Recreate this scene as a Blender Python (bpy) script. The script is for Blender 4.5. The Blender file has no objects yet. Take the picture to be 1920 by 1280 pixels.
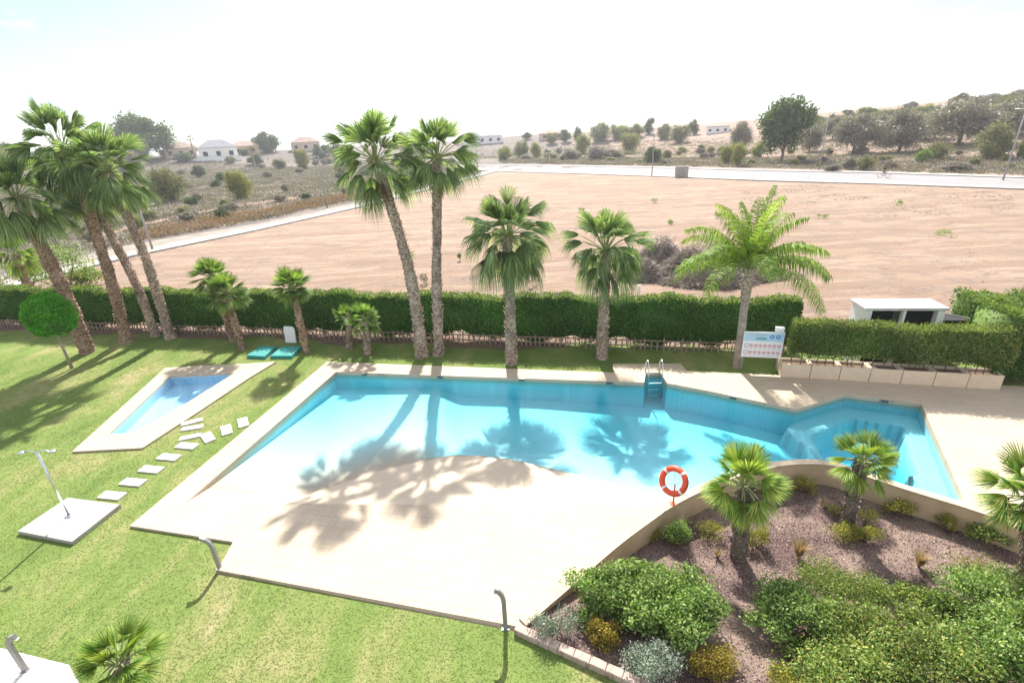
import bpy, math, random
import numpy as np
from mathutils import Vector, Matrix
from mathutils.geometry import tessellate_polygon

# ------------------------------------------------------------------ camera
FPX, XV, YV, H = 912.0, 1064.0, 2800.0, 8.3
_d = np.array([XV-960, YV-640, FPX]); _d /= np.linalg.norm(_d)
_up = -_d
_f = np.array([0, 0, 1.0]) - _up*_up[2]; _f /= np.linalg.norm(_f)
_r = np.cross(_f, _up)
RW = np.array([_r, _f, _up])                 # camera (x right, y down, z ahead) -> world
S = bpy.context.scene
cam = bpy.data.cameras.new('camera'); camo = bpy.data.objects.new('camera', cam)
S.collection.objects.link(camo); S.camera = camo
cam.sensor_width = 36; cam.lens = FPX/1920*36; cam.clip_start = 0.1; cam.clip_end = 6000
camo.matrix_world = Matrix(((RW[0][0], -RW[0][1], -RW[0][2], 0), (RW[1][0], -RW[1][1], -RW[1][2], 0),
                            (RW[2][0], -RW[2][1], -RW[2][2], H), (0, 0, 0, 1)))
# ------------------------------------------------------------------ light
SUN_EL, SUN_AZ = 44.3, 0.5; SKYROT = 5.0                   # azimuth clockwise from +Y
W = bpy.data.worlds.new('World'); S.world = W; W.use_nodes = True
nt = W.node_tree; nt.nodes.clear()
wo = nt.nodes.new('ShaderNodeOutputWorld'); bg = nt.nodes.new('ShaderNodeBackground')
sky = nt.nodes.new('ShaderNodeTexSky'); sky.sky_type = 'NISHITA'; sky.sun_disc = False
sky.sun_elevation = math.radians(SUN_EL); sky.sun_rotation = math.radians(SUN_AZ)
sky.air_density = 1.0; sky.dust_density = 1.2; sky.ozone_density = 1.0
wtc = nt.nodes.new('ShaderNodeTexCoord'); wmap = nt.nodes.new('ShaderNodeMapping')
wmap.inputs['Scale'].default_value = (1.0, 1.0, 4.0); wmap.inputs['Rotation'].default_value = (0, 0, SKYROT)
wn = nt.nodes.new('ShaderNodeTexNoise'); wn.inputs['Scale'].default_value = 2.6; wn.inputs['Detail'].default_value = 8
wn.inputs['Roughness'].default_value = 0.55
wr = nt.nodes.new('ShaderNodeValToRGB'); wr.color_ramp.elements[0].position = 0.42; wr.color_ramp.elements[1].position = 0.56
wr.color_ramp.elements[0].color = (0.0, 0.0, 0.0, 1); wr.color_ramp.elements[1].color = (1, 1, 1, 1)
wm = nt.nodes.new('ShaderNodeMix'); wm.data_type = 'RGBA'; wm.inputs['B'].default_value = (5.6, 5.6, 5.7, 1)
L = nt.links.new
wdp = nt.nodes.new('ShaderNodeVectorMath'); wdp.operation = 'DOT_PRODUCT'     # bright thin cloud round the sun
wdp.inputs[1].default_value = (math.sin(math.radians(SUN_AZ))*math.cos(math.radians(SUN_EL)), math.cos(math.radians(SUN_AZ))*math.cos(math.radians(SUN_EL)), math.sin(math.radians(SUN_EL)))
wmx = nt.nodes.new('ShaderNodeMath'); wmx.operation = 'MAXIMUM'; wmx.inputs[1].default_value = 0
wpw = nt.nodes.new('ShaderNodeMath'); wpw.operation = 'POWER'; wpw.inputs[1].default_value = 12
wgl = nt.nodes.new('ShaderNodeMath'); wgl.operation = 'MULTIPLY_ADD'; wgl.inputs[1].default_value = 4.5; wgl.inputs[2].default_value = 5.0
wvm = nt.nodes.new('ShaderNodeVectorMath'); wvm.operation = 'SCALE'; wvm.inputs[0].default_value = (1.0, .99, .98)
L(wtc.outputs['Generated'], wdp.inputs[0]); L(wdp.outputs['Value'], wmx.inputs[0]); L(wmx.outputs[0], wpw.inputs[0]); L(wpw.outputs[0], wgl.inputs[0]); L(wgl.outputs[0], wvm.inputs['Scale']); L(wvm.outputs[0], wm.inputs['B'])
L(wtc.outputs['Generated'], wmap.inputs[0]); L(wmap.outputs[0], wn.inputs['Vector']); L(wn.outputs['Fac'], wr.inputs[0])
L(wr.outputs[0], wm.inputs['Factor']); wt = nt.nodes.new('ShaderNodeMix'); wt.data_type = 'RGBA'; wt.blend_type = 'MULTIPLY'; wt.inputs['Factor'].default_value = 1; wt.inputs['B'].default_value = (.47, .53, .61, 1)
L(sky.outputs[0], wt.inputs['A']); L(wt.outputs['Result'], wm.inputs['A']); L(wm.outputs['Result'], bg.inputs[0])
bg.inputs[1].default_value = 0.128; L(bg.outputs[0], wo.inputs[0])
sl = bpy.data.lights.new('sun', 'SUN'); sl.energy = 4.3; sl.angle = math.radians(0.8); sl.color = (1.0, 0.955, 0.88)
so = bpy.data.objects.new('sun', sl); S.collection.objects.link(so)
_e, _a = math.radians(SUN_EL), math.radians(SUN_AZ)
so.rotation_euler = Vector((math.sin(_a)*math.cos(_e), math.cos(_a)*math.cos(_e), math.sin(_e))).to_track_quat('Z', 'Y').to_euler()
so.location = (0, 40, 60)
S.view_settings.view_transform = 'Standard'; S.view_settings.look = 'None'
S.view_settings.exposure = 1.34; S.view_settings.gamma = 1.0; S.view_settings.use_curve_mapping = False

# ------------------------------------------------------------------ helpers
def ray(px, py): return RW @ np.array([(px-960)/FPX, (py-640)/FPX, 1.0])
def G(px, py, z=0.0):
    r = ray(px, py); t = (z-H)/r[2]; return np.array([r[0]*t, r[1]*t])
def AtY(px, py, Y):
    r = ray(px, py); t = Y/r[1]; return np.array([r[0]*t, Y, H+r[2]*t])
def G3(px, py, z=0.0):
    g = G(px, py, z); return np.array([g[0], g[1], z])
def ppm(p):                                   # source pixels per metre at a world point
    c = RW.T @ (np.array(p, float)-[0, 0, H]); return FPX/np.linalg.norm(c)*1.0

def tag(o, label=None, cat=None, group=None, kind=None):
    if label: o['label'] = label
    if cat: o['category'] = cat
    if group: o['group'] = group
    if kind: o['kind'] = kind
    return o
ORG = {}
def thing(name, loc, label, cat, group=None):
    o = bpy.data.objects.new(name, None); S.collection.objects.link(o); o.location = loc; o.empty_display_size = 0.1
    ORG[o.name] = np.array(loc, float)
    return tag(o, label, cat, group)
def mesh(name, V, F, mat, parent=None, smooth=False, loc=None, mats=None, mi=None):
    V = np.asarray(V, float)
    org = ORG[parent.name] if parent is not None else (np.array(loc, float) if loc is not None else np.zeros(3))
    V = V-org
    me = bpy.data.meshes.new(name)
    if isinstance(F, np.ndarray):
        n, k = F.shape
        me.vertices.add(len(V)); me.vertices.foreach_set('co', V.astype(np.float32).ravel())
        me.loops.add(n*k); me.loops.foreach_set('vertex_index', F.astype(np.int32).ravel())
        me.polygons.add(n); me.polygons.foreach_set('loop_start', np.arange(0, n*k, k, dtype=np.int32))
        me.update(calc_edges=True); me.validate()
    else:
        me.from_pydata([tuple(v) for v in V], [], [tuple(int(i) for i in f) for f in F]); me.update()
    for m in (mats or [mat]): me.materials.append(m)
    if mi is not None: me.polygons.foreach_set('material_index', np.asarray(mi, dtype=np.int32))
    if smooth: me.polygons.foreach_set('use_smooth', np.ones(len(me.polygons), dtype=bool))
    o = bpy.data.objects.new(name, me); S.collection.objects.link(o)
    if parent is not None: o.parent = parent
    else: o.location = org
    ORG[o.name] = org
    return o
class MB:
    def __init__(s): s.v = []; s.f = []
    def add(s, V, F):
        b = len(s.v); s.v += [tuple(map(float, v)) for v in V]; s.f += [tuple(int(i)+b for i in f) for f in F]; return s
    def box(s, c, size, rz=0.0, rx=0.0, ry=0.0, bev=0.0):
        hx, hy, hz = size[0]/2, size[1]/2, size[2]/2
        M = Matrix.Rotation(rz, 3, 'Z') @ Matrix.Rotation(ry, 3, 'Y') @ Matrix.Rotation(rx, 3, 'X')
        if bev <= 0:
            P = [(x, y, z) for z in (-hz, hz) for x, y in ((-hx, -hy), (hx, -hy), (hx, hy), (-hx, hy))]
            F = [(3, 2, 1, 0), (4, 5, 6, 7), (0, 1, 5, 4), (1, 2, 6, 5), (2, 3, 7, 6), (3, 0, 4, 7)]
        else:
            b = min(bev, hx*.9, hy*.9, hz*.9)
            def ring(dx, z): return [(-hx+dx, -hy+dx+0, z), (hx-dx, -hy+dx, z), (hx-dx, hy-dx, z), (-hx+dx, hy-dx, z)]
            P = ring(b, -hz)+ring(0, -hz+b)+ring(0, hz-b)+ring(b, hz)
            F = [(3, 2, 1, 0), (12, 13, 14, 15)]
            for k in range(3):
                for i in range(4): F.append((k*4+i, k*4+(i+1) % 4, k*4+4+(i+1) % 4, k*4+4+i))
        return s.add([tuple(Vector(c)+M @ Vector(p)) for p in P], F)
    def tube(s, pts, rad, n=8, cap=True, flat=1.0):
        pts = [np.array(p, float) for p in pts]; m = len(pts)
        rad = [rad]*m if not hasattr(rad, '__len__') else rad
        V = []; ref = None
        for i in range(m):
            t = pts[min(i+1, m-1)]-pts[max(i-1, 0)]; t = t/(np.linalg.norm(t)+1e-9)
            if ref is None:
                ref = np.array([1.0, 0, 0]) if abs(t[0]) < .9 else np.array([0, 1.0, 0])
            u = ref-t*ref.dot(t); u /= np.linalg.norm(u)+1e-9; ref = u; w = np.cross(t, u)
            for k in range(n):
                a = 2*math.pi*k/n; V.append(pts[i]+(u*math.cos(a)+w*math.sin(a)*flat)*rad[i])
        F = [(i*n+k, i*n+(k+1) % n, (i+1)*n+(k+1) % n, (i+1)*n+k) for i in range(m-1) for k in range(n)]
        if cap: F.append(tuple(range(n-1, -1, -1))); F.append(tuple((m-1)*n+k for k in range(n)))
        return s.add(V, F)
    def disc(s, c, r, nrm, n=20, r0=0.0):
        nrm = np.array(nrm, float); nrm /= np.linalg.norm(nrm); u = np.cross(nrm, [0, 0, 1.0])
        if np.linalg.norm(u) < .1: u = np.array([1.0, 0, 0])
        u /= np.linalg.norm(u); w = np.cross(nrm, u); c = np.array(c, float)
        P = [c+(u*math.cos(2*math.pi*k/n)+w*math.sin(2*math.pi*k/n))*r for k in range(n)]
        if r0 <= 0: return s.add(P, [tuple(range(n))])
        Q = [c+(u*math.cos(2*math.pi*k/n)+w*math.sin(2*math.pi*k/n))*r0 for k in range(n)]
        return s.add(P+Q, [(k, (k+1) % n, n+(k+1) % n, n+k) for k in range(n)])
    def torus(s, c, R, r, M, N=32, n=10, a0=0, a1=2*math.pi):
        V = []; full = abs(a1-a0-2*math.pi) < 1e-6; m = N if full else N+1
        for i in range(m):
            a = a0+(a1-a0)*i/N
            for k in range(n):
                b = 2*math.pi*k/n
                V.append(tuple(Vector(c)+M @ Vector(((R+r*math.cos(b))*math.cos(a), r*math.sin(b), (R+r*math.cos(b))*math.sin(a)))))
        F = [(i*n+k, i*n+(k+1) % n, ((i+1) % m)*n+(k+1) % n, ((i+1) % m)*n+k) for i in range(N) for k in range(n)]
        return s.add(V, F)
    def build(s, name, mat, parent=None, smooth=False, loc=None): return mesh(name, s.v, s.f, mat, parent, smooth, loc)
def poly(outer, z, holes=()):
    """triangulated flat polygon with holes"""
    loops = [[Vector((p[0], p[1], 0)) for p in l] for l in [outer]+list(holes)]
    T = tessellate_polygon(loops); P = [p for l in loops for p in l]
    V = [(p.x, p.y, z) for p in P]; F = []
    for t in T:
        a, b, c = [P[i] for i in t]
        F.append(tuple(t) if (b-a).cross(c-a).z > 0 else (t[0], t[2], t[1]))
    return V, F
def slab(outer, z0, z1, holes=()):
    V, F = poly(outer, z1, holes); mb = MB(); mb.add(V, F)
    for l in [outer]+list(holes):
        n = len(l); Q = [(p[0], p[1], z1) for p in l]+[(p[0], p[1], z0) for p in l]
        mb.add(Q, [(i, (i+1) % n, n+(i+1) % n, n+i) for i in range(n)])
    return mb
def inpoly(X, Y, P):
    c = np.zeros(X.shape, bool); n = len(P); j = n-1
    for i in range(n):
        xi, yi = P[i][0], P[i][1]; xj, yj = P[j][0], P[j][1]
        if abs(yj-yi) > 1e-12:
            c ^= ((yi > Y) != (yj > Y)) & (X < (xj-xi)*(Y-yi)/(yj-yi)+xi)
        j = i
    return c
def pdist(X, Y, L):
    d = np.full(X.shape, 1e9)
    for i in range(len(L)-1):
        ax, ay = L[i][0], L[i][1]; bx, by = L[i+1][0], L[i+1][1]; vx, vy = bx-ax, by-ay
        t = np.clip(((X-ax)*vx+(Y-ay)*vy)/(vx*vx+vy*vy), 0, 1)
        d = np.minimum(d, np.hypot(X-ax-t*vx, Y-ay-t*vy))
    return d
def sstep(t): t = np.clip(t, 0, 1); return t*t*(3-2*t)

# ------------------------------------------------------------------ materials
class NB:
    def __init__(s, name):
        s.m = bpy.data.materials.new(name); s.m.use_nodes = True; s.t = s.m.node_tree; s.t.nodes.clear()
        s.out = s.n('ShaderNodeOutputMaterial')
    def n(s, ty, **k):
        x = s.t.nodes.new(ty)
        for a, b in k.items(): setattr(x, a, b)
        return x
    def l(s, a, b): s.t.links.new(a, b)
    def pos(s, scale=(1, 1, 1), rot=0.0, obj=False):
        c = s.n('ShaderNodeTexCoord') if obj else s.n('ShaderNodeNewGeometry'); m = s.n('ShaderNodeMapping')
        m.inputs['Scale'].default_value = scale; m.inputs['Rotation'].default_value = (0, 0, rot)
        s.l(c.outputs['Object' if obj else 'Position'], m.inputs[0]); return m.outputs[0]
    def noise(s, v, scale, detail=4, rough=.55, dist=0.0):
        x = s.n('ShaderNodeTexNoise'); x.inputs['Scale'].default_value = scale; x.inputs['Detail'].default_value = detail
        x.inputs['Roughness'].default_value = rough; x.inputs['Distortion'].default_value = dist; s.l(v, x.inputs['Vector']); return x.outputs['Fac']
    def ramp(s, f, stops):
        x = s.n('ShaderNodeValToRGB'); e = x.color_ramp.elements
        while len(e) < len(stops): e.new(0.5)
        for i, (p, c) in enumerate(stops):
            e[i].position = p; e[i].color = (c[0], c[1], c[2], 1) if hasattr(c, '__len__') else (c, c, c, 1)
        s.l(f, x.inputs[0]); return x.outputs[0]
    def mix(s, f, a, b, mode='MIX'):
        x = s.n('ShaderNodeMix', data_type='RGBA', blend_type=mode)
        for k, v in (('Factor', f), ('A', a), ('B', b)):
            if isinstance(v, bpy.types.NodeSocket): s.l(v, x.inputs[k])
            elif k == 'Factor': x.inputs[k].default_value = v
            else: x.inputs[k].default_value = (v[0], v[1], v[2], 1)
        return x.outputs['Result']
    def bump(s, h, strength, dist=0.02):
        x = s.n('ShaderNodeBump'); x.inputs['Strength'].default_value = strength; x.inputs['Distance'].default_value = dist
        s.l(h, x.inputs['Height']); return x.outputs[0]
    def bsdf(s, col, rough=.8, spec=.3, metal=0.0, normal=None):
        p = s.n('ShaderNodeBsdfPrincipled')
        if isinstance(col, bpy.types.NodeSocket): s.l(col, p.inputs['Base Color'])
        else: p.inputs['Base Color'].default_value = (col[0], col[1], col[2], 1)
        if isinstance(rough, bpy.types.NodeSocket): s.l(rough, p.inputs['Roughness'])
        else: p.inputs['Roughness'].default_value = rough
        p.inputs['Specular IOR Level'].default_value = spec; p.inputs['Metallic'].default_value = metal
        if normal is not None: s.l(normal, p.inputs['Normal'])
        s.l(p.outputs[0], s.out.inputs[0]); return p
def vary(name, c, amt=.15, scale=8.0, rough=.7, spec=.3, metal=0.0, bump=.15, bscale=60):
    b = NB(name); v = b.pos(); n = b.noise(v, scale, 5)
    lo = [x*(1-amt) for x in c]; hi = [min(1, x*(1+amt)) for x in c]
    nn = b.bump(b.noise(v, bscale, 3), bump, .01)
    b.bsdf(b.ramp(n, [(.3, lo), (.7, hi)]), rough, spec, metal, nn); return b.m
def leafmat(name, cols, transl=.35, nscale=.8, rough=.5, namt=.6):
    b = NB(name); g = b.n('ShaderNodeNewGeometry')
    k = len(cols); c1 = b.ramp(g.outputs['Random Per Island'], [(i/(k-1)*.96+.02, c) for i, c in enumerate(cols)])
    n = b.noise(b.pos(), nscale, 4)
    tone = b.ramp(n, [(.3, 1-.5*namt), (.7, 1+.35*namt)])
    c2 = b.mix(1.0, c1, tone, 'MULTIPLY')
    p = b.n('ShaderNodeBsdfPrincipled'); b.l(c2, p.inputs['Base Color']); p.inputs['Roughness'].default_value = max(rough, .55)
    p.inputs['Specular IOR Level'].default_value = .14
    t = b.n('ShaderNodeBsdfTranslucent'); c3 = b.mix(1.0, c2, (1.25, 1.3, .55), 'MULTIPLY'); b.l(c3, t.inputs[0])
    m = b.n('ShaderNodeMixShader'); m.inputs[0].default_value = transl
    b.l(p.outputs[0], m.inputs[1]); b.l(t.outputs[0], m.inputs[2]); b.l(m.outputs[0], b.out.inputs[0]); return b.m

M = {}
M['leaf_palm'] = leafmat('palm_leaf', [(.10, .17, .075), (.15, .235, .10), (.215, .305, .13), (.33, .40, .21)], .45, .5)
M['leaf_fan'] = leafmat('fan_palm_leaf', [(.09, .19, .035), (.18, .31, .06), (.30, .40, .09), (.44, .43, .13)], .38, 1.2)
M['leaf_small'] = leafmat('small_palm_leaf', [(.065, .14, .035), (.12, .22, .055), (.21, .31, .08), (.34, .38, .12)], .42, 1.2)
M['leaf_queen'] = leafmat('queen_palm_leaf', [(.11, .20, .04), (.20, .31, .055), (.33, .41, .09)], .42, 1.0)
M['dead'] = leafmat('dead_frond', [(.14, .10, .06), (.24, .17, .10), (.33, .25, .15)], .15, 1.5)
M['petiole'] = vary('petiole', (.22, .26, .10), .2)
M['hedge'] = leafmat('hedge_leaf', [(.034, .088, .024), (.06, .145, .034), (.115, .215, .05), (.21, .29, .085)], .34, .5)
M['fresh'] = leafmat('sunlit_hedge_top', [(.10, .15, .04), (.18, .24, .06), (.28, .33, .10)], .4, .9)  # paler hedge leaf: sunlight on the hedge top put into the colour
M['hedge2'] = leafmat('box_hedge_leaf', [(.06, .125, .03), (.10, .19, .042), (.17, .26, .06), (.25, .28, .10), (.32, .25, .14)], .38, .9)
M['ball'] = leafmat('topiary_leaf', [(.06, .24, .03), (.12, .40, .04), (.24, .55, .09)], .55, 2)
M['bushg'] = leafmat('green_shrub_leaf', [(.075, .14, .04), (.145, .25, .06), (.235, .34, .10), (.36, .43, .16)], .3, 1.6)
M['bushy'] = leafmat('yellow_shrub_leaf', [(.13, .17, .03), (.24, .27, .05), (.34, .33, .07), (.42, .30, .08)], .3, 1.6)
M['bushm'] = leafmat('mixed_shrub_leaf', [(.085, .15, .04), (.16, .25, .065), (.25, .33, .09), (.42, .38, .12)], .3, 1.3)
M['bushs'] = leafmat('silver_shrub_leaf', [(.16, .20, .15), (.28, .33, .26), (.42, .47, .38)], .15, 3)
M['bushgold'] = leafmat('golden_shrub_leaf', [(.16, .17, .03), (.28, .26, .05), (.36, .24, .05), (.24, .13, .04)], .3, 3)
M['red'] = leafmat('rust_leaf', [(.20, .11, .07), (.29, .17, .10), (.35, .25, .16)], .2, 3)
M['drygrass'] = leafmat('dry_grass', [(.30, .20, .13), (.42, .30, .20), (.50, .38, .26)], .25, 2)
M['farpine'] = leafmat('pine_needles', [(.055, .09, .03), (.09, .14, .04), (.15, .21, .06)], .25, .25)
M['farbush'] = leafmat('scrub_leaf', [(.12, .135, .055), (.19, .20, .08), (.28, .27, .11)], .2, .2)
M['faryellow'] = leafmat('broom_leaf', [(.15, .17, .05), (.24, .25, .07), (.34, .33, .11)], .3, .3)
M['fargreen'] = leafmat('dark_scrub_leaf', [(.05, .09, .035), (.08, .125, .05), (.12, .16, .065)], .2, .3)
M['olive'] = leafmat('olive_leaf', [(.18, .165, .135), (.26, .24, .195), (.35, .325, .265)], .15, .3)
M['scrub'] = leafmat('dry_scrub', [(.17, .145, .13), (.235, .20, .18), (.30, .26, .23), (.19, .185, .13)], .15, .12)
M['grassblade'] = leafmat('grass_blade', [(.13, .195, .05), (.165, .23, .06), (.20, .25, .075), (.25, .27, .11)], .35, .45)
M['twig'] = leafmat('dry_twig', [(.24, .20, .17), (.36, .31, .265), (.50, .45, .39)], .02, 1.5)
M['chip'] = leafmat('bark_chip', [(.13, .08, .075), (.215, .14, .13), (.31, .215, .19), (.44, .34, .31)], .0, 1.2, .9, .4)

def trunkmat(name, c1, c2, scale=14):
    b = NB(name); v = b.pos((1, 1, 1.6)); x = b.n('ShaderNodeTexVoronoi'); x.inputs['Scale'].default_value = scale; b.l(v, x.inputs['Vector'])
    n = b.noise(v, scale*1.7, 5, .65)
    f = b.mix(.5, x.outputs['Distance'], n)
    c = b.ramp(f, [(.20, [k*.35 for k in c1]), (.34, c1), (.56, c2)]); c = b.mix(1.0, c, b.ramp(b.noise(b.pos(), 1.3, 4), [(.35, .75), (.65, 1.2)]), 'MULTIPLY')
    b.bsdf(c, .95, .1, 0, b.bump(f, .9, .06)); return b.m
M['trunk'] = trunkmat('palm_bark', (.20, .135, .095), (.47, .37, .295), 9)
M['trunkr'] = trunkmat('red_palm_bark', (.19, .115, .075), (.43, .30, .22), 9)
M['trunks'] = trunkmat('hairy_palm_bark', (.12, .10, .08), (.30, .25, .20), 22)
M['trunkq'] = vary('smooth_palm_bark', (.33, .27, .23), .3, 5, .9, .1, 0, .5, 25)
M['bark'] = vary('tree_bark', (.16, .12, .09), .35, 3, .95, .1, 0, .6, 12)
M['barkp'] = vary('pale_bark', (.36, .31, .25), .25, 8, .9, .1, 0, .4, 30)

# sandy building plot
b = NB('dirt'); v = b.pos()
n1 = b.noise(v, .10, 6, .6, .3); n2 = b.noise(b.pos((.14, 1.1, 1), math.radians(8)), .5, 8, .72, 1.4); n3 = b.noise(v, 4, 7, .75)
n4 = b.noise(b.pos((.3, 1.3, 1), math.radians(-16)), .55, 7, .7, 2.0); n5 = b.noise(v, .45, 7, .72, .5)
c = b.ramp(n1, [(.3, (.335, .238, .175)), (.55, (.37, .268, .20)), (.75, (.40, .30, .23))])
c = b.mix(b.ramp(n2, [(.45, 0), (.54, .95)]), c, (.29, .20, .148))
c = b.mix(b.ramp(n5, [(.50, 0), (.62, .85)]), c, (.255, .195, .16))
c = b.mix(b.ramp(n4, [(.55, 0), (.61, .75)]), c, (.235, .165, .125))
c = b.mix(b.ramp(n2, [(.30, .7), (.42, 0)]), c, (.42, .34, .27))
c = b.mix(b.ramp(n3, [(.56, 0), (.70, .65)]), c, (.22, .175, .14))
h = b.mix(.6, n2, n3)
b.bsdf(c, .95, .1, 0, b.bump(h, 1.0, .25)); M['dirt'] = b.m
# scrub terrain
b = NB('scrub_earth'); v = b.pos(); n1 = b.noise(v, .035, 6, .65, .5); n2 = b.noise(v, .6, 8, .75); n3 = b.noise(b.pos((.2, 1, 1)), .25, 5, .7)
c = b.ramp(n1, [(.30, (.155, .13, .115)), (.5, (.195, .165, .148)), (.7, (.27, .215, .18))])
c = b.mix(b.ramp(n2, [(.42, 0), (.62, .9)]), c, (.13, .112, .10))
c = b.mix(b.ramp(n3, [(.56, 0), (.66, .7)]), c, (.15, .14, .075))
gg_ = b.n('ShaderNodeNewGeometry'); sx_ = b.n('ShaderNodeSeparateXYZ'); b.l(gg_.outputs['Position'], sx_.inputs[0]); mr_ = b.n('ShaderNodeMapRange'); mr_.inputs['From Min'].default_value = 15; mr_.inputs['From Max'].default_value = 60; mr_.inputs['To Max'].default_value = .8; b.l(sx_.outputs['X'], mr_.inputs['Value'])
c = b.mix(mr_.outputs[0], c, b.ramp(b.noise(b.pos((.25, 1.4, 1)), .22, 6, .65), [(.35, (.25, .175, .135)), (.5, (.345, .25, .195)), (.65, (.30, .215, .165))]))
b.bsdf(c, .95, .1, 0, b.bump(n2, .9, .3)); M['earth'] = b.m
# lawn soil/grass
b = NB('lawn'); v = b.pos(); n1 = b.noise(b.pos((1, .45, 1), math.radians(-35)), .55, 6, .62, .4); n2 = b.noise(v, 22, 6, .75); n3 = b.noise(v, 2.2, 5, .6)
c = b.ramp(n1, [(.36, (.115, .175, .045)), (.49, (.165, .22, .06)), (.59, (.25, .25, .10)), (.70, (.34, .29, .16))])
c = b.mix(b.ramp(n3, [(.44, .0), (.68, .6)]), c, (.13, .185, .045))
c = b.mix(1.0, c, b.ramp(n2, [(.3, .82), (.7, 1.12)]), 'MULTIPLY')
b.bsdf(c, .95, .1, 0, b.bump(n2, .7, .02)); M['lawn'] = b.m
# mulch soil
b = NB('mulch'); v = b.pos(); x = b.n('ShaderNodeTexVoronoi'); x.inputs['Scale'].default_value = 38; b.l(v, x.inputs['Vector'])
n1 = b.noise(v, .8, 5, .6); n2 = b.noise(v, 50, 5, .7)
c = b.ramp(x.outputs['Distance'], [(.1, (.27, .19, .17)), (.5, (.18, .12, .11)), (.8, (.07, .05, .045))]); c = b.mix(b.ramp(n1, [(.45, 0), (.62, .7)]), c, (.40, .30, .24))
c = b.mix(1.0, c, b.ramp(n2, [(.3, .5), (.7, 1.4)]), 'MULTIPLY')
b.bsdf(c, .95, .1, 0, b.bump(n2, 1.0, .04)); M['mulch'] = b.m
# deck
def tilemat(name, col, jcol, size, rot, rough=.7, jw=.006, grime=.12):
    b = NB(name); v = b.pos((1, 1, 1), rot); x = b.n('ShaderNodeTexBrick'); b.l(v, x.inputs['Vector'])
    x.inputs['Scale'].default_value = 1.0; x.offset = 0.0 if size[0] == size[1] else .5; x.inputs['Mortar Size'].default_value = jw
    x.inputs['Brick Width'].default_value = size[0]; x.inputs['Row Height'].default_value = size[1]
    x.inputs['Color1'].default_value = (*[k*.97 for k in col], 1); x.inputs['Color2'].default_value = (*[min(1, k*1.03) for k in col], 1)
    x.inputs['Mortar'].default_value = (*jcol, 1)
    n = b.noise(b.pos(), .7, 6, .65); n2 = b.noise(b.pos(), 14, 4, .6)
    c = b.mix(1.0, x.outputs['Color'], b.ramp(n, [(.3, 1-grime), (.65, 1.0)]), 'MULTIPLY')
    c = b.mix(1.0, c, b.ramp(n2, [(.3, .95), (.7, 1.03)]), 'MULTIPLY')
    b.bsdf(c, rough, .3, 0, b.bump(n2, .12, .01)); return b.m
M['deck'] = tilemat('deck_tile', (.50, .405, .30), (.36, .29, .215), (.62, .31), math.radians(12.3), .75, .006, .14)
def floormat():
    b = NB('pool_floor'); x = b.n('ShaderNodeTexBrick'); b.l(b.pos((1, 1, 1), math.radians(12.3)), x.inputs['Vector']); x.inputs['Scale'].default_value = 1
    x.inputs['Mortar Size'].default_value = .003; x.inputs['Brick Width'].default_value = .62; x.inputs['Row Height'].default_value = .31
    x.inputs['Color1'].default_value = (.545, .45, .335, 1); x.inputs['Color2'].default_value = (.575, .475, .355, 1); x.inputs['Mortar'].default_value = (.45, .37, .28, 1)
    y = b.n('ShaderNodeTexBrick'); b.l(b.pos((1, 1, 1), math.radians(12.3)), y.inputs['Vector']); y.inputs['Scale'].default_value = 1; y.offset = 0
    y.inputs['Mortar Size'].default_value = .004; y.inputs['Brick Width'].default_value = .05; y.inputs['Row Height'].default_value = .05
    y.inputs['Color1'].default_value = (.46, .70, .76, 1); y.inputs['Color2'].default_value = (.52, .74, .78, 1); y.inputs['Mortar'].default_value = (.60, .78, .80, 1)
    z = b.n('ShaderNodeSeparateXYZ'); g = b.n('ShaderNodeNewGeometry'); b.l(g.outputs['Position'], z.inputs[0])
    m = b.n('ShaderNodeMapRange'); m.inputs['From Min'].default_value = -.065; m.inputs['From Max'].default_value = -.26; b.l(z.outputs['Z'], m.inputs['Value'])
    c = b.mix(m.outputs[0], x.outputs['Color'], y.outputs['Color']); n = b.noise(b.pos(), .9, 6, .6)
    c = b.mix(1.0, c, b.ramp(n, [(.3, .93), (.65, 1.0)]), 'MULTIPLY'); b.bsdf(c, .7, .3); return b.m
M['beach'] = floormat()
M['pooltile'] = tilemat('pool_mosaic', (.50, .76, .82), (.58, .80, .84), (.05, .05), math.radians(12.3), .4, .004, .05)
M['smalltile'] = tilemat('blue_mosaic', (.58, .80, .90), (.5, .68, .82), (.05, .05), math.radians(12.3), .4, .004, .05)
M['wall'] = vary('rendered_wall', (.58, .44, .29), .14, 2.2, .85, .2, 0, .25, 30)
M['planter'] = vary('planter_stone', (.69, .55, .40), .06, 5, .8, .2, 0, .1)
M['white'] = vary('white_paint', (.78, .77, .75), .05, 4, .6)
M['concrete'] = vary('pale_concrete', (.37, .34, .31), .12, 1.5, .9, .1, 0, .3, 8)
M['asphalt'] = vary('pale_asphalt', (.265, .24, .245), .10, .3, .85, .2, 0, .3, 20)  # pale asphalt, its own colour with slight mottling
M['verge'] = vary('gravel_verge', (.27, .235, .20), .2, .8, .95, .1, 0, .6, 6)
M['slabstone'] = vary('stone_slab', (.66, .62, .57), .1, 6, .8, .2, 0, .2)
M['steel'] = vary('steel', (.62, .63, .64), .05, 9, .28, .5, 1.0, .03)
M['grey'] = vary('grey_metal', (.30, .30, .31), .08, 9, .5, .4, .4, .05)
M['lampgrey'] = vary('galvanised_post', (.30, .29, .29), .08, 3, .5, .4, .3, .05)
M['ring'] = vary('orange_ring', (.72, .085, .03), .08, 12, .45, .4, 0, .05)
M['tape'] = vary('white_tape', (.80, .78, .74), .04, 12, .6)
M['teal'] = vary('teal_board', (.03, .25, .23), .12, 6, .6)
M['dark'] = vary('dark_interior', (.02, .02, .022), .1, 5, .8)
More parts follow.
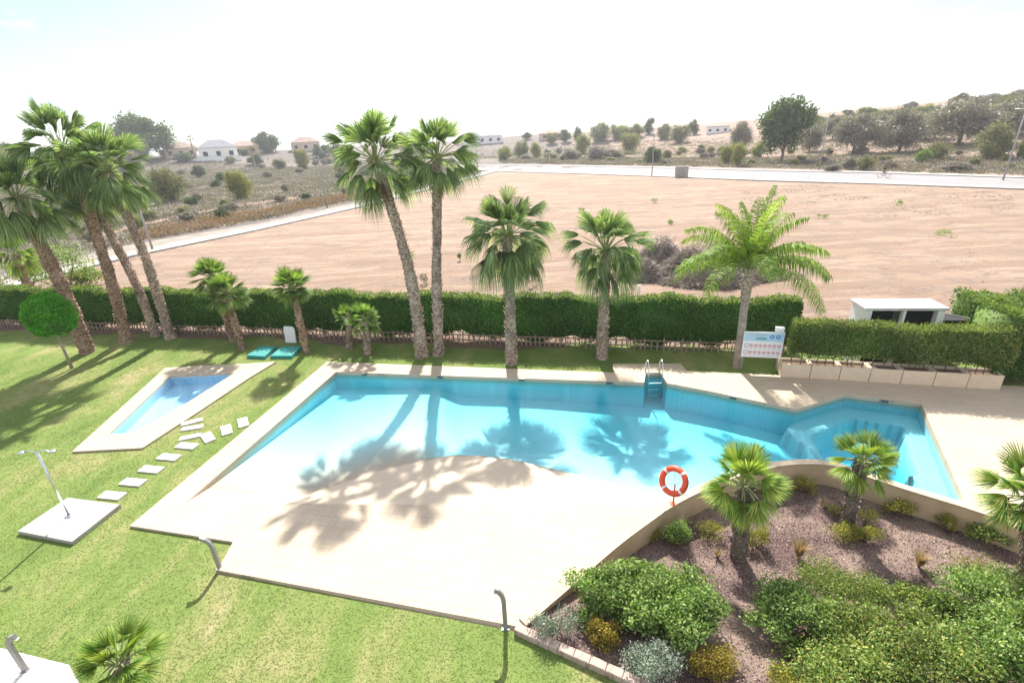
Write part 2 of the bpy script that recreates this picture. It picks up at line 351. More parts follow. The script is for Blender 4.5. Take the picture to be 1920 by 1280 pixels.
M['black'] = vary('black_plastic', (.02, .02, .022), .1, 5, .5)
M['wood'] = vary('weathered_stake', (.30, .22, .17), .25, 10, .9, .1, 0, .4, 30)
M['brickedge'] = tilemat('border_brick', (.52, .40, .33), (.36, .28, .22), (.30, .5), math.radians(-42), .85, .01, .25)
M['shed'] = vary('weathered_white', (.52, .50, .48), .22, 1.6, .85, .2, 0, .3, 12)
M['roof'] = vary('grey_roof', (.34, .33, .35), .1, .5, .8)
M['rooft'] = vary('terracotta_roof', (.38, .28, .23), .15, .8, .9)
M['cream'] = vary('cream_wall', (.55, .43, .35), .1, .4, .85)
M['ochre'] = vary('ochre_wall', (.55, .42, .24), .1, .4, .85)
M['skin'] = vary('skin', (.45, .27, .19), .05)
M['clothb'] = vary('black_cloth', (.02, .02, .025), .1)
M['clothg'] = vary('grey_cloth', (.25, .25, .28), .1)
M['soil'] = vary('soil', (.16, .11, .08), .3, 8, .95, .1, 0, .8, 25)
b = NB('white_gravel'); v = b.pos(); x = b.n('ShaderNodeTexVoronoi'); x.inputs['Scale'].default_value = 30; b.l(v, x.inputs['Vector'])
c = b.ramp(x.outputs['Distance'], [(.0, (.80, .76, .73)), (.55, (.62, .58, .55)), (.8, (.30, .27, .25))]); b.bsdf(c, .9, .2, 0, b.bump(x.outputs['Distance'], -.8, .03)); M['gravel'] = b.m
for nm, cc in (('sgn_w', (.80, .76, .77)), ('sgn_r', (.62, .16, .20)), ('sgn_b', (.05, .20, .50)), ('sgn_lb', (.42, .60, .72)), ('sgn_t', (.20, .50, .52)), ('sgn_k', (.12, .12, .16)), ('sgn_g', (.45, .47, .52))):
    M[nm] = vary(nm, cc, .03, 20, .5)
# water: clear absorbing body under a rippled, partly reflecting surface
def watermat(name, tint, dens, rs=11.0, bs=.26):
    b = NB(name); v = b.pos()
    n = b.noise(b.pos((1, 1.6, 1), .3), rs, 4, .55, .6); n2 = b.noise(v, rs*3.2, 3, .5, .4)
    hh = b.mix(.35, n, n2); nn = b.bump(hh, bs, .022)
    fr = b.n('ShaderNodeFresnel'); fr.inputs['IOR'].default_value = 1.33; b.l(nn, fr.inputs['Normal'])
    gl = b.n('ShaderNodeBsdfGlossy'); gl.inputs['Roughness'].default_value = .015; b.l(nn, gl.inputs['Normal'])
    tr = b.n('ShaderNodeBsdfTransparent'); tr.inputs[0].default_value = (1, 1, 1, 1)
    mx = b.n('ShaderNodeMixShader'); b.l(fr.outputs[0], mx.inputs[0]); b.l(tr.outputs[0], mx.inputs[1]); b.l(gl.outputs[0], mx.inputs[2])
    b.l(mx.outputs[0], b.out.inputs[0])
    va = b.n('ShaderNodeVolumeAbsorption'); va.inputs['Color'].default_value = (*tint, 1); va.inputs['Density'].default_value = dens
    b.l(va.outputs[0], b.out.inputs[1]); return b.m
M['water'] = watermat('pool_water', (.05, .87, .95), .66)
M['water2'] = watermat('small_pool_water', (.15, .75, .97), .35, 9)

# ------------------------------------------------------------------ terrain
ZD = 0.06                                     # deck level above the lawn
HL0, HL1 = G(-60, 611), G(1385, 662)         # front foot of the tall hedge
hdir = (HL1-HL0)/np.linalg.norm(HL1-HL0); hnor = np.array([-hdir[1], hdir[0]])   # away from the camera
def hedgeY(x): return HL0[1]+(x-HL0[0])*hdir[1]/hdir[0]
HRIZ = lambda x: (640-FPX*math.tan(math.atan2(RW[2][1]*0, 1))) if False else 0
az_tab = np.radians([-60, -46, -38, -25, -12, 0, 8, 15, 22, 28, 34, 40, 46, 60])
el_tab = np.array([7.2, 7.2, 7.0, 6.5, 6.6, 7.2, 8.4, 9.2, 9.2, 10.6, 12.3, 14.2, 15.6, 16.0])   # crest height at 300 m
def terr(x, y):
    D = np.hypot(x, y); az = np.arctan2(x, y)
    hc = np.interp(az, az_tab, el_tab)
    right = sstep((az-math.radians(5))/math.radians(30))
    d0 = 240-right*127
    h = hc*sstep((D-d0)/(310-d0))
    h = h+(.5*np.sin(x*.05+1)+.4*np.sin(y*.043+x*.021))*sstep((D-d0-10)/80)*1.0
    h = h-sstep((D-330)/400)*14
    return np.where(D > d0, h, 0)-.03
def hit(px, py, dmax=700):
    r = ray(px, py); hl = math.hypot(r[0], r[1]); d = np.arange(15, dmax, .5)
    z = H+r[2]/hl*d; t = terr(r[0]/hl*d, r[1]/hl*d); k = np.where(z <= t)[0]
    dd = d[k[0]] if len(k) else 318.0
    x, y = r[0]/hl*dd, r[1]/hl*dd
    return np.array([x, y, float(terr(x, y))])
def axis(lo, hi, fine, k=1.06):
    a = [0.0]; s = fine
    while a[-1] < hi:
        if a[-1] > 70: s *= k
        a.append(a[-1]+s)
    b_ = [0.0]; s = fine
    while b_[-1] > lo:
        if b_[-1] < -70: s *= k
        b_.append(b_[-1]-s)
    return np.array(sorted(set(b_+a)))
QX0, QX1 = -48.0, 30.0
Q = [(QX0, -6), (QX1, -6), (QX1, hedgeY(QX1)+.9), (QX0, hedgeY(QX0)+.9)]
gx = axis(-900, 900, 2.0); gy = axis(-60, 1100, 2.0)
XX, YY = np.meshgrid(gx, gy); ZZ = terr(XX, YY)
ZZ = ZZ+np.random.default_rng(1).normal(0, 1, ZZ.shape)*.12*(np.hypot(XX, YY) > 135)
nx, ny = len(gx), len(gy); I = np.arange(nx*ny).reshape(ny, nx)
F = np.stack([I[:-1, :-1], I[:-1, 1:], I[1:, 1:], I[1:, :-1]], -1).reshape(-1, 4)
cx = XX.ravel()[F].mean(1); cy = YY.ravel()[F].mean(1)
Qs = [(QX0+1.5, -4.5), (QX1-1.5, -4.5), (QX1-1.5, hedgeY(QX1)-.6), (QX0+1.5, hedgeY(QX0)-.6)]
F = F[~inpoly(cx, cy, Qs)]
# keep the sheet under the lawn rim so nothing of it shows through
ZZ = np.where(inpoly(XX, YY, Q), -.25, ZZ)
tag(mesh('terrain', np.stack([XX.ravel(), YY.ravel(), ZZ.ravel()], 1), F, M['earth'], smooth=True), kind='structure')

# sandy plot, path, road
plot = [(-46, hedgeY(-46)+.5), (29, hedgeY(29)+.5), G(1990, 425), G(1990, 360), G(1920, 357), G(1640, 346), G(1440, 341), G(1287, 334), G(1100, 327), G(935, 322), G(880, 337), G(705, 383), G(480, 434), G(250, 482), G(0, 546), G(-70, 562)]
plot[2] = (110.0, 20.0)
gxs = np.arange(-47, 112, .42); gys = np.concatenate([np.arange(10, 60, .42), np.arange(60, 190, .9)]); DX, DY = np.meshgrid(gxs, gys)
def vnoise(x, y, seed):
    rn_ = np.random.default_rng(seed); g = rn_.uniform(-1, 1, (256, 256)); xi = np.floor(x).astype(int); yi = np.floor(y).astype(int); fx_ = x-xi; fy_ = y-yi; fx_ = fx_*fx_*(3-2*fx_); fy_ = fy_*fy_*(3-2*fy_)
    a_ = g[yi % 256, xi % 256]; b_ = g[yi % 256, (xi+1) % 256]; c_ = g[(yi+1) % 256, xi % 256]; d_ = g[(yi+1) % 256, (xi+1) % 256]; return (a_*(1-fx_)+b_*fx_)*(1-fy_)+(c_*(1-fx_)+d_*fx_)*fy_
DZ = .05+.05*vnoise(DX*.35, DY*.35, 1)+.035*vnoise(DX*.9, DY*.9, 2)+.045*vnoise((DX*.97+DY*.2)*.12, (DY*.97-DX*.2)*1.1, 3)+.04*vnoise((DX*.95-DY*.3)*.10, (DY*.95+DX*.3)*1.3, 4)
dE = pdist(DX, DY, [tuple(p) for p in plot]+[tuple(plot[0])]); DZ = np.where(inpoly(DX, DY, [tuple(p) for p in plot]), np.maximum(DZ*sstep(dE/1.5), 0)+.004, -.0)
n1_, n2_ = DX.shape; I = np.arange(n1_*n2_).reshape(n1_, n2_); F = np.stack([I[:-1, :-1], I[:-1, 1:], I[1:, 1:], I[1:, :-1]], -1).reshape(-1, 4)
F = F[inpoly(DX.ravel()[F].mean(1), DY.ravel()[F].mean(1), [tuple(p) for p in plot])]
tag(mesh('dirt_field', np.stack([DX.ravel(), DY.ravel(), DZ.ravel()], 1), F, M['dirt'], smooth=True), kind='structure')
def strip(name, A, B, z0, z1, m):
    pl = [tuple(p) for p in A]+[tuple(p) for p in reversed(B)]
    return tag(slab(pl, z0, z1).build(name, m), kind='structure')
pathA = [G(x, y) for x, y in ((-70, 561), (0, 545), (250, 481), (480, 433), (705, 382), (880, 336), (930, 322))]
pathB = [G(x, y) for x, y in ((-70, 548), (0, 533), (250, 472), (480, 426), (705, 377), (880, 332), (925, 319.5))]
strip('footpath', pathA, pathB, -.2, .10, M['concrete'])
vB = [G(x, y) for x, y in ((-70, 530), (0, 516), (250, 458), (480, 420), (705, 372), (880, 330), (915, 318.5))]
strip('verge', [p+np.array([-.05, .05]) for p in pathB], vB, -.2, .02, M['verge'])
rn = [G(x, y) for x, y in ((870, 318.5), (935, 322), (1100, 327), (1287, 334), (1440, 340), (1640, 346), (1920, 356), (2000, 359))]
rf = [G(x, y) for x, y in ((860, 311.5), (935, 309.5), (1100, 311), (1287, 315), (1440, 319), (1640, 323), (1920, 332), (2000, 335))]
def lerpL(A, B, t): return [a*(1-t)+b_*t for a, b_ in zip(A, B)]
strip('road', lerpL(rn, rf, .14), lerpL(rn, rf, .86), -.2, .02, M['asphalt'])
strip('pavement_near', rn, lerpL(rn, rf, .135), -.2, .14, M['concrete'])
strip('pavement_far', lerpL(rn, rf, .865), rf, -.2, .14, M['concrete'])
trk = [(200, 442), (255, 427), (330, 410), (400, 397), (480, 384), (560, 373)]
strip('dirt_track', [G(x, y) for x, y in trk], [G(x, y-5) for x, y in trk], -.1, .04, M['dirt'])

# ------------------------------------------------------------------ pool, deck, garden outlines
g6 = lambda x, y: tuple(G(x, y, ZD))
deck_far = [g6(613, 678), g6(1150, 698), g6(1149, 682), g6(1277, 681), g6(1287, 695), g6(1460, 703)]
far_dir = hdir
pR = np.array(g6(1460, 703)); pR2 = np.array(g6(1875, 722)); dR = (pR2-pR)/np.linalg.norm(pR2-pR)
deck_far.append(tuple(pR+dR*((29-pR[0])/dR[0])))
wall_px = [(985, 1172), (1080, 1091), (1160, 1021), (1215, 981), (1262, 947), (1330, 914), (1400, 886), (1452, 875), (1515, 869), (1560, 873), (1600, 885), (1652, 904), (1735, 930), (1815, 954), (1920, 990), (2010, 1026)]
wall_out = [np.array(g6(*p)) for p in wall_px]                      # outer face, garden side
def offset(L, d):
    R = []
    for i in range(len(L)):
        t = L[min(i+1, len(L)-1)]-L[max(i-1, 0)]; t = t/np.linalg.norm(t); R.append(L[i]+np.array([-t[1], t[0]])*d)
    return R
def smoothL(L, n=3):
    for _ in range(n):
        R = [L[0]]
        for a, c in zip(L[:-1], L[1:]): R += [a*.75+c*.25, a*.25+c*.75]
        L = R+[L[-1]]
    return L
wall_out = smoothL(wall_out, 2)
wall_in = offset(wall_out, .2)
pool_far = [g6(*p) for p in ((350, 941), (630, 697), (1208, 717), (1211, 699), (1238, 698), (1251, 718), (1330, 733), (1493, 767), (1585, 739), (1728, 757), (1737, 778), (1812, 946))]
wi = [w for w in wall_in if g6(1215, 981)[0]+.2 < w[0] < pool_far[-1][0]-.15]
close_a = wi[0]
pool = pool_far+[tuple(w) for w in reversed(wi)]
deck_out = deck_far+[(29.0, 3.0)]+[tuple(w) for w in reversed(wall_out) if w[0] < 28.5]+[g6(965, 1172), g6(408, 1068), g6(437, 1015), g6(243, 985)]
deck_out[-4] = tuple(np.array(g6(978, 1175)))
slabd = slab(deck_out, -1.3, ZD, [pool])
tag(slabd.build('pool_deck', M['deck']), kind='structure')
# retaining wall with a light rounded coping standing a touch proud of the deck
wl = wall_out; wo2 = offset(wl, -.03); wi2 = offset(wl, .17)
wallt = thing('retaining_wall', (float(wl[20][0]), float(wl[20][1]), -.6), 'curved tan rendered wall holding the pool above the bark garden', 'wall')
mb = MB(); V = []; 
for a, c in zip(offset(wl, -.012), offset(wl, .15)): V += [(a[0], a[1], -1.4), (a[0], a[1], ZD+.002), (c[0], c[1], ZD+.002), (c[0], c[1], -1.4)]
n = len(wl); mb.add(V, [(i*4+k, (i+1)*4+k, (i+1)*4+(k+1) % 4, i*4+(k+1) % 4) for i in range(n-1) for k in range(4)]+[(0, 1, 2, 3)])
mb.build('wall_body', M['wall'], wallt)
mb = MB(); V = []
for a, c in zip(wo2, wi2): V += [(a[0], a[1], ZD+.003), (a[0], a[1], ZD+.04), (c[0], c[1], ZD+.04), (c[0], c[1], ZD+.003)]
mb.add(V, [(i*4+k, (i+1)*4+k, (i+1)*4+(k+1) % 4, i*4+(k+1) % 4) for i in range(n-1) for k in range(4)]+[(0, 1, 2, 3)])
mb.build('coping', M['deck'], wallt)
# pool floor
WZ = -.06
wline = smoothL([G(x, y, WZ) for x, y in ((380, 915), (450, 925), (560, 936), (690, 885), (820, 856), (870, 851), (950, 858), (1060, 884), (1180, 913), (1262, 933), (1300, 940))], 2)
cl = [np.array(pool[0]), np.array(close_a)]
px_ = np.array([p[0] for p in pool]); py_ = np.array([p[1] for p in pool])
X, Y = np.meshgrid(np.arange(px_.min()-.3, px_.max()+.3, .12), np.arange(py_.min()-.3, py_.max()+.3, .12))
dW = pdist(X, Y, wline); dC = pdist(X, Y, [cl[0]-(cl[1]-cl[0]), cl[1]+(cl[1]-cl[0])])
beyond = inpoly(X, Y, [tuple(p) for p in wline]+[(40, 3), (40, 40), (-40, 40), (-40, 3)][0:0]+[(wline[-1][0]+30, wline[-1][1]-2), (40, 60), (-40, 60), (wline[0][0]-2, wline[0][1]+.4)])
stp = sstep((X-(-3.2))/1.4)
Zf = np.where(beyond, WZ-np.minimum((.09+.035*stp)*dW+.19*stp*sstep(dW/.20), .95), ZD-(ZD-WZ)*dC/(dC+dW+1e-6)-.002)
before = ((X-cl[0][0])*(cl[1]-cl[0])[1]-(Y-cl[0][1])*(cl[1]-cl[0])[0]) > 0
Zf = np.where(before & ~beyond, ZD-.012, Zf)
alc = [np.array(p) for p in pool_far[7:12]]     # spa alcove: bench along its walls, deeper well inside
def inset(L, d): return offset(L, -d)
bench_in = [G(x, y, WZ) for x, y in ((1530, 800), (1600, 770), (1697, 783), (1705, 822), (1725, 866))]
well = [G(x, y, WZ) for x, y in ((1530, 800), (1600, 770), (1697, 783), (1703, 815), (1722, 866), (1655, 890), (1560, 860))]
dwell = pdist(X, Y, well+[well[0]]); inw = inpoly(X, Y, [tuple(p) for p in well])
alc_reg = inpoly(X, Y, [tuple(G(x, y, ZD)) for x, y in ((1475, 785), (1493, 755), (1585, 730), (1735, 745), (1830, 960), (1760, 960), (1722, 866), (1560, 860), (1520, 815))])
Zf = np.where(alc_reg & beyond, -.42, Zf)
Zf = np.where(inw, -1.15, Zf)
nyy, nxx = X.shape; I = np.arange(nxx*nyy).reshape(nyy, nxx)
F = np.stack([I[:-1, :-1], I[:-1, 1:], I[1:, 1:], I[1:, :-1]], -1).reshape(-1, 4)
fc = X.ravel()[F].mean(1), Y.ravel()[F].mean(1)
pl_big = np.array(pool); cen = pl_big.mean(0)
keep = inpoly(fc[0], fc[1], pool) | (pdist(fc[0], fc[1], pool+[pool[0]]) < .14)
F = F[keep]; zc = Zf.ravel()[F].mean(1)
# do not let the rim of the floor sheet poke above the deck
mi = (zc > WZ-.12).astype(int)
fl = mesh('pool_floor', np.stack([X.ravel(), Y.ravel(), np.minimum(Zf.ravel(), ZD-.012)], 1), F, None, mats=[M['beach']], smooth=True)
tag(fl, kind='structure')
# tiled lining of the pool walls, set just inside the deck slab
ring = pool_far; mbw = MB(); V = []
pc = np.array([G(1100, 800, 0)[0], G(1100, 800, 0)[1]])
pin = []
PP = [np.array(p) for p in pool]; nP = len(PP)
for i in range(nP):
    a = PP[i-1]; c = PP[(i+1) % nP]; p = PP[i]
    e1 = (p-a)/np.linalg.norm(p-a); e2 = (c-p)/np.linalg.norm(c-p); n1 = np.array([e1[1], -e1[0]]); n2 = np.array([e2[1], -e2[0]])
    nn = n1+n2; nn = nn/max(.3, nn.dot(nn))*2*.006; pin.append(p+nn)
area = sum(PP[i][0]*PP[(i+1) % nP][1]-PP[(i+1) % nP][0]*PP[i][1] for i in range(nP))
if area > 0: pin = [2*PP[i]-pin[i] for i in range(nP)]
for p in pin: V += [(p[0], p[1], WZ+.02), (p[0], p[1], -1.25)]
mbw.add(V, [(2*i, 2*i+1, 2*((i+1) % nP)+1, 2*((i+1) % nP)) for i in range(nP-1)])
tag(mbw.build('pool_lining', M['beach']), kind='structure')
wb = slab(pool, -1.24, WZ); wb.f.append(tuple()) if False else None
Vb, Fb = poly(pool, -1.24); wb.add(Vb, [f[::-1] for f in Fb])
tag(wb.build('pool_water', M['water']), kind='structure')

# paddling pool
sp_out = [g6(*p) for p in ((310, 689), (517, 678), (470, 706), (380, 766), (267, 839), (135, 846))]
sp_in = [g6(*p) for p in ((318, 706), (438, 700), (355, 752), (300, 785), (248, 811), (204, 814))]
tag(slab(sp_out, -.6, ZD, [sp_in]).build('paddling_pool_deck', M['deck']), kind='structure')
spm = [np.array(p) for p in sp_in]; sc = sum(spm)/len(spm)
V, F2 = poly([tuple(sc+(p-sc)*1.02) for p in spm], -.34); tag(mesh('paddling_pool_floor', V, F2, M['smalltile']), kind='structure')
mbw = MB(); V = []
spi = [sc+(p-sc)*.997 for p in spm]
for p in spi: V += [(p[0], p[1], ZD-.05), (p[0], p[1], -.34)]
mbw.add(V, [(2*i, 2*i+1, 2*((i+1) % 6)+1, 2*((i+1) % 6)) for i in range(6)]); tag(mbw.build('paddling_pool_lining', M['smalltile']), kind='structure')
spw = [tuple(sc+(p-sc)*.999) for p in spm]
wb = slab(spw, -.36, -.01); Vb, Fb = poly(spw, -.36); wb.add(Vb, [f[::-1] for f in Fb]); tag(wb.build('paddling_pool_water', M['water2']), kind='structure')

# bark garden: low against the wall, level with the lawn at its brick edge
b0, b1 = G(972, 1184), G(1195, 1285); bd = (b1-b0)/np.linalg.norm(b1-b0); b2 = b0+bd*((-5.5-b0[1])/bd[1])
gpoly = [tuple(b0)]+[tuple(w) for w in offset(wall_out, .04) if w[0] < 28.5]+[(29.0, 3.0), (29.0, -5.8), (b2[0], -5.8)]
def gz(x, y):
    x = np.asarray(x, float); y = np.asarray(y, float)
    d = np.maximum(0, (x-b0[0])*(-bd[1])*-1*-1+(y-b0[1])*bd[0]*1) if False else np.abs((x-b0[0])*bd[1]-(y-b0[1])*bd[0])
    return .04-.62*sstep(d/4.2)+.03*np.sin(x*2.1)*np.sin(y*1.7)
X, Y = np.meshgrid(np.arange(b0[0]-.5, 29.2, .16), np.arange(-6, 12, .16)); nyy, nxx = X.shape
I = np.arange(nxx*nyy).reshape(nyy, nxx); F = np.stack([I[:-1, :-1], I[:-1, 1:], I[1:, 1:], I[1:, :-1]], -1).reshape(-1, 4)
fx, fy = X.ravel()[F].mean(1), Y.ravel()[F].mean(1)
kp = inpoly(fx, fy, gpoly) | (pdist(fx, fy, [tuple(w) for w in wall_out]) < .12)
kp &= ((fx-b0[0])*bd[1]-(fy-b0[1])*bd[0]) < 0.02
tag(mesh('bark_bed', np.stack([X.ravel(), Y.ravel(), gz(X, Y).ravel()], 1), F[kp], M['mulch'], smooth=True), kind='structure')
# lawn
lawn_hole = deck_far[:-1]+[deck_far[-1], (29.0, -5.8), (b2[0], -5.8), tuple(b0)]+[g6(408, 1068), g6(437, 1015), g6(243, 985)]
Lq = [(QX0, -6), (QX1, -6), (QX1, hedgeY(QX1)+.9), (QX0, hedgeY(QX0)+.9)]
shr = lambda L, k=.02: [tuple(np.array(p)*(1)+0*k) for p in L]
V, F2 = poly(Lq, 0.0, [lawn_hole, sp_out]); tag(mesh('lawn', V, F2, M['lawn']), kind='structure')
GH = []
def GG(px, py):                                # point on the garden surface
    z = -.3
    for _ in range(12): p = G(px, py, z); z = float(gz(p[0], p[1]))
    return np.array([p[0], p[1], z])
# brick edging
et = thing('brick_edging', (float(b0[0]), float(b0[1]), 0), 'low row of pale bricks between the lawn and the bark garden', 'edging')
mb = MB(); Ltot = np.linalg.norm(b2-b0); rr = random.Random(3); s_ = -.05
while s_ < min(Ltot, 9):
    c_ = b0+bd*(s_+.14); mb.box((c_[0], c_[1], .0), (.275, .16, .26+rr.uniform(-.015, .015)), math.atan2(bd[1], bd[0])+rr.uniform(-.01, .01), bev=.012); s_ += .283
mb.build('bricks', M['brickedge'], et)
# white gravel patch bottom left
V, F2 = poly([tuple(G(x, y)) for x, y in ((-120, 1190), (0, 1214), (130, 1246), (175, 1330), (0, 1345), (-200, 1330))], .006); tag(mesh('white_gravel_patch', V, F2, M['gravel']), kind='structure')
# soil strip at the hedge foot
A = [HL0+hdir*k-hnor*(.35+.25*math.sin(k*.9)+.15*math.sin(k*2.3)) for k in np.arange(0, 33, .4)]
B = [p+hnor*1.6 for p in [HL0, HL0+hdir*33]]
V, F2 = poly([tuple(p) for p in A]+[tuple(B[1]), tuple(B[0])], .005); tag(mesh('hedge_soil', V, F2, M['soil']), kind='structure')

# ------------------------------------------------------------------ foliage tools
def leaves(P, size, rng, asp=.5, up=0.0, N=None, curl=0.0):
    n = len(P); d = rng.normal(size=(n, 3)); d[:, 2] += up; d /= np.linalg.norm(d, axis=1)[:, None]
    e = rng.normal(size=(n, 3))
    if N is not None: e = np.cross(N+rng.normal(size=(n, 3))*.55, d)
    else: e = np.cross(d, e)
    e /= np.linalg.norm(e, axis=1)[:, None]+1e-9
    s = (size*rng.uniform(.6, 1.35, n))[:, None]
    V = np.empty((n, 4, 3)); V[:, 0] = P-d*s*.5; V[:, 1] = P+e*s*asp*.5; V[:, 2] = P+d*s*.5; V[:, 3] = P-e*s*asp*.5
    return V.reshape(-1, 3), np.arange(n*4).reshape(n, 4)
def lumpy(n, rng, rad, lumps=14, lsize=.42, shell=.5, flatb=.5):
    """points of a lumpy crown: many overlapping clumps spread over an ellipsoid"""
    rad = np.array(rad, float); u = rng.normal(size=(lumps, 3)); u /= np.linalg.norm(u, axis=1)[:, None]
    u[:, 2] = np.where(u[:, 2] < -flatb, -u[:, 2], u[:, 2])
    c = u*rng.uniform(.35, .78, lumps)[:, None]; ls = lsize*rng.uniform(.6, 1.25, lumps)
    k = rng.integers(0, lumps, n); w = rng.normal(size=(n, 3)); w /= np.linalg.norm(w, axis=1)[:, None]
    r = rng.uniform(0, 1, n)**(1/(1+3*shell)); p = c[k]+w*(ls[k]*r)[:, None]
    p += rng.normal(size=(n, 3))*.05
    return p*rad, w
def shrub_mesh(rng, rad, n, size, mat, name, loc, parent=None, lumps=16, asp=.5, lsize=.42, up=0.3):
    P, Nn = lumpy(n, rng, rad, lumps, lsize); P[:, 2] += rad[2]*.75; P[:, 2] = np.maximum(P[:, 2], .02)
    V, F = leaves(P, size, rng, asp, up, Nn); V = V+np.array(loc)
    if parent is None: return mesh(name, V, F, mat, loc=loc)
    return mesh(name, V, F, mat, parent)
def stems_mesh(rng, rad, n, loc, parent, mat, r=.012):
    mb = MB()
    for _ in range(n):
        a = rng.uniform(0, 6.28); t = rng.uniform(.3, .75)
        e = np.array([math.cos(a)*rad[0]*t, math.sin(a)*rad[1]*t, rad[2]*rng.uniform(.7, 1.5)])
        o = np.array(loc)+[rng.normal()*.04, rng.normal()*.04, -.03]; m_ = o+e*.5+rng.normal(size=3)*.05*rad[2]
        mb.tube([o, m_, np.array(loc)+e], [r, r*.7, r*.3], 5)
    return mb.build('stems', mat, parent)
def shrub(loc, rad, n, size, mat, label, cat='shrub', group=None, seed=0, lumps=16, asp=.5, name='shrub', lsize=.42, up=.3):
    rng = np.random.default_rng(seed); t = thing(name, tuple(float(k) for k in loc), label, cat, group)
    shrub_mesh(rng, rad, n, size, mat, 'foliage', loc, t, lumps, asp, lsize, up)
    stems_mesh(rng, rad, 9, loc, t, M['bark'], .012+.01*max(rad)); return t

# fan palm leaf blades + petioles
def fan_frond(c, az, el, pet, R, rng, V, F, PV, droop=.5, nseg=20, spread=1.25, split=.45, stiff=False):
    spread = spread*rng.uniform(.48, .92) if not stiff else spread; fold = rng.uniform(.15, .6) if not stiff else .2
    d = np.array([math.cos(az)*math.cos(el), math.sin(az)*math.cos(el), math.sin(el)])
    pts = []; p = np.array(c, float); dd = d.copy(); st = 5
    for i in range(st+1):
        pts.append(p.copy()); dd = dd+np.array([.022*droop, -.01, -.05*droop*(1+max(0, math.cos(el)))]); dd /= np.linalg.norm(dd); p = p+dd*pet/st
    PV.append(pts); hub = pts[-1]; d = dd.copy()
    s = np.cross(d, [0, 0, 1.0]); ns = np.linalg.norm(s)
    s = s/ns if ns > .15 else np.array([math.sin(az), -math.cos(az), 0]); nrm = np.cross(s, d)
    tw = rng.uniform(-1.0, 1.0) if not stiff else rng.uniform(-.35, .35); s, nrm = s*math.cos(tw)+nrm*math.sin(tw), nrm*math.cos(tw)-s*math.sin(tw)
    def at(th, r, zig):
        q = d*math.cos(th)*r+s*math.sin(th)*r
        q = q-nrm*(fold*abs(math.sin(th))*r)+nrm*zig
        k = r/R; dz = droop*R*(.55*max(0, k-.35)**1.7)*(1+.5*abs(math.sin(th)))
        return hub+q*(1-.18*droop*k*k)-np.array([0, 0, dz])
    dth = 2*spread/nseg
    for i in range(nseg):
        th = -spread+(i+.5)*dth+rng.normal()*.012; Ls = R*(1-.28*(abs(th)/spread)**2)*rng.uniform(.88, 1.05)
        b_ = len(V); z = .012*R
        V += [at(th-dth*.5, R*.06, -z), at(th, R*.06, z), at(th+dth*.5, R*.06, -z),
              at(th-dth*.5, Ls*split, -z), at(th, Ls*split, z*1.5), at(th+dth*.5, Ls*split, -z)]
        hw = dth*.30; V += [at(th-hw, Ls*.72, -z*.3), at(th+hw, Ls*.72, -z*.3)]
        tip = at(th, Ls, 0)
        if not stiff: tip = tip-np.array([0, 0, droop*R*rng.uniform(.06, .30)])
        V += [tip]
        F += [(b_, b_+1, b_+4, b_+3), (b_+1, b_+2, b_+5, b_+4), (b_+3, b_+4, b_+6, b_+6), (b_+4, b_+5, b_+7, b_+7), (b_+4, b_+7, b_+6, b_+6), (b_+6, b_+7, b_+8, b_+8)]
def clean(F): return [tuple(dict.fromkeys(f)) for f in F]
def rough_trunk(path, r0, r1, rng, stub=True, rings=None, flare=1.35, amp=.17):
    path = [np.array(p, float) for p in path]; mb = MB(); k1, k2, k3 = rng.uniform(0, 6.28, 3)
    L_ = sum(np.linalg.norm(b_-a) for a, b_ in zip(path[:-1], path[1:])); n = rings or max(12, int(L_/.055)); k = 18
    ss = np.linspace(0, 1, n); seg = len(path)-1; V = []
    def P(t):
        t = min(t, .99999)*seg; i = int(t); f = t-i
        a = path[max(i-1, 0)]; b_ = path[i]; c = path[i+1]; d_ = path[min(i+2, seg)]
        return .5*((2*b_)+(-a+c)*f+(2*a-5*b_+4*c-d_)*f*f+(-a+3*b_-3*c+d_)*f**3)
    for j, t in enumerate(ss):
        p = P(t); r = (r0*(1-t)+r1*t)*(1+(flare-1)*math.exp(-t*L_*2.5))*(1+amp*.35*math.sin(t*L_*2.1+k1)+amp*.25*math.sin(t*L_*5.3+k2)); p = p+np.array([math.sin(t*L_*1.1+k3)*amp*.16, math.sin(t*L_*1.4+k1)*amp*.16, 0])*math.sin(math.pi*t)
        for a in range(k):
            an = 2*math.pi*a/k; w = 1+amp*(((j*1+a*2) % 4)/3-.5)*1.3+rng.normal()*amp*.35
            V.append(p+np.array([math.cos(an), math.sin(an), 0])*r*w+np.array([0, 0, rng.normal()*.01]))
    F = [(j*k+a, j*k+(a+1) % k, (j+1)*k+(a+1) % k, (j+1)*k+a) for j in range(n-1) for a in range(k)]
    F.append(tuple((n-1)*k+a for a in range(k))); mb.add(V, F)
    if stub:
        for _ in range(int(L_*70)):
            t = rng.uniform(.03, 1); p = P(t); an = rng.uniform(0, 6.28); r = (r0*(1-t)+r1*t); o = np.array([math.cos(an), math.sin(an), 0]); s = np.array([-math.sin(an), math.cos(an), 0])
            h_ = rng.uniform(.05, .14); q = p+o*r*.95; e = p+o*(r+rng.uniform(.02, .085))+[0, 0, h_]
            mb.add([q-s*.045, q+s*.045, e+s*.018, e-s*.018], [(0, 1, 2, 3)])
    return mb, P
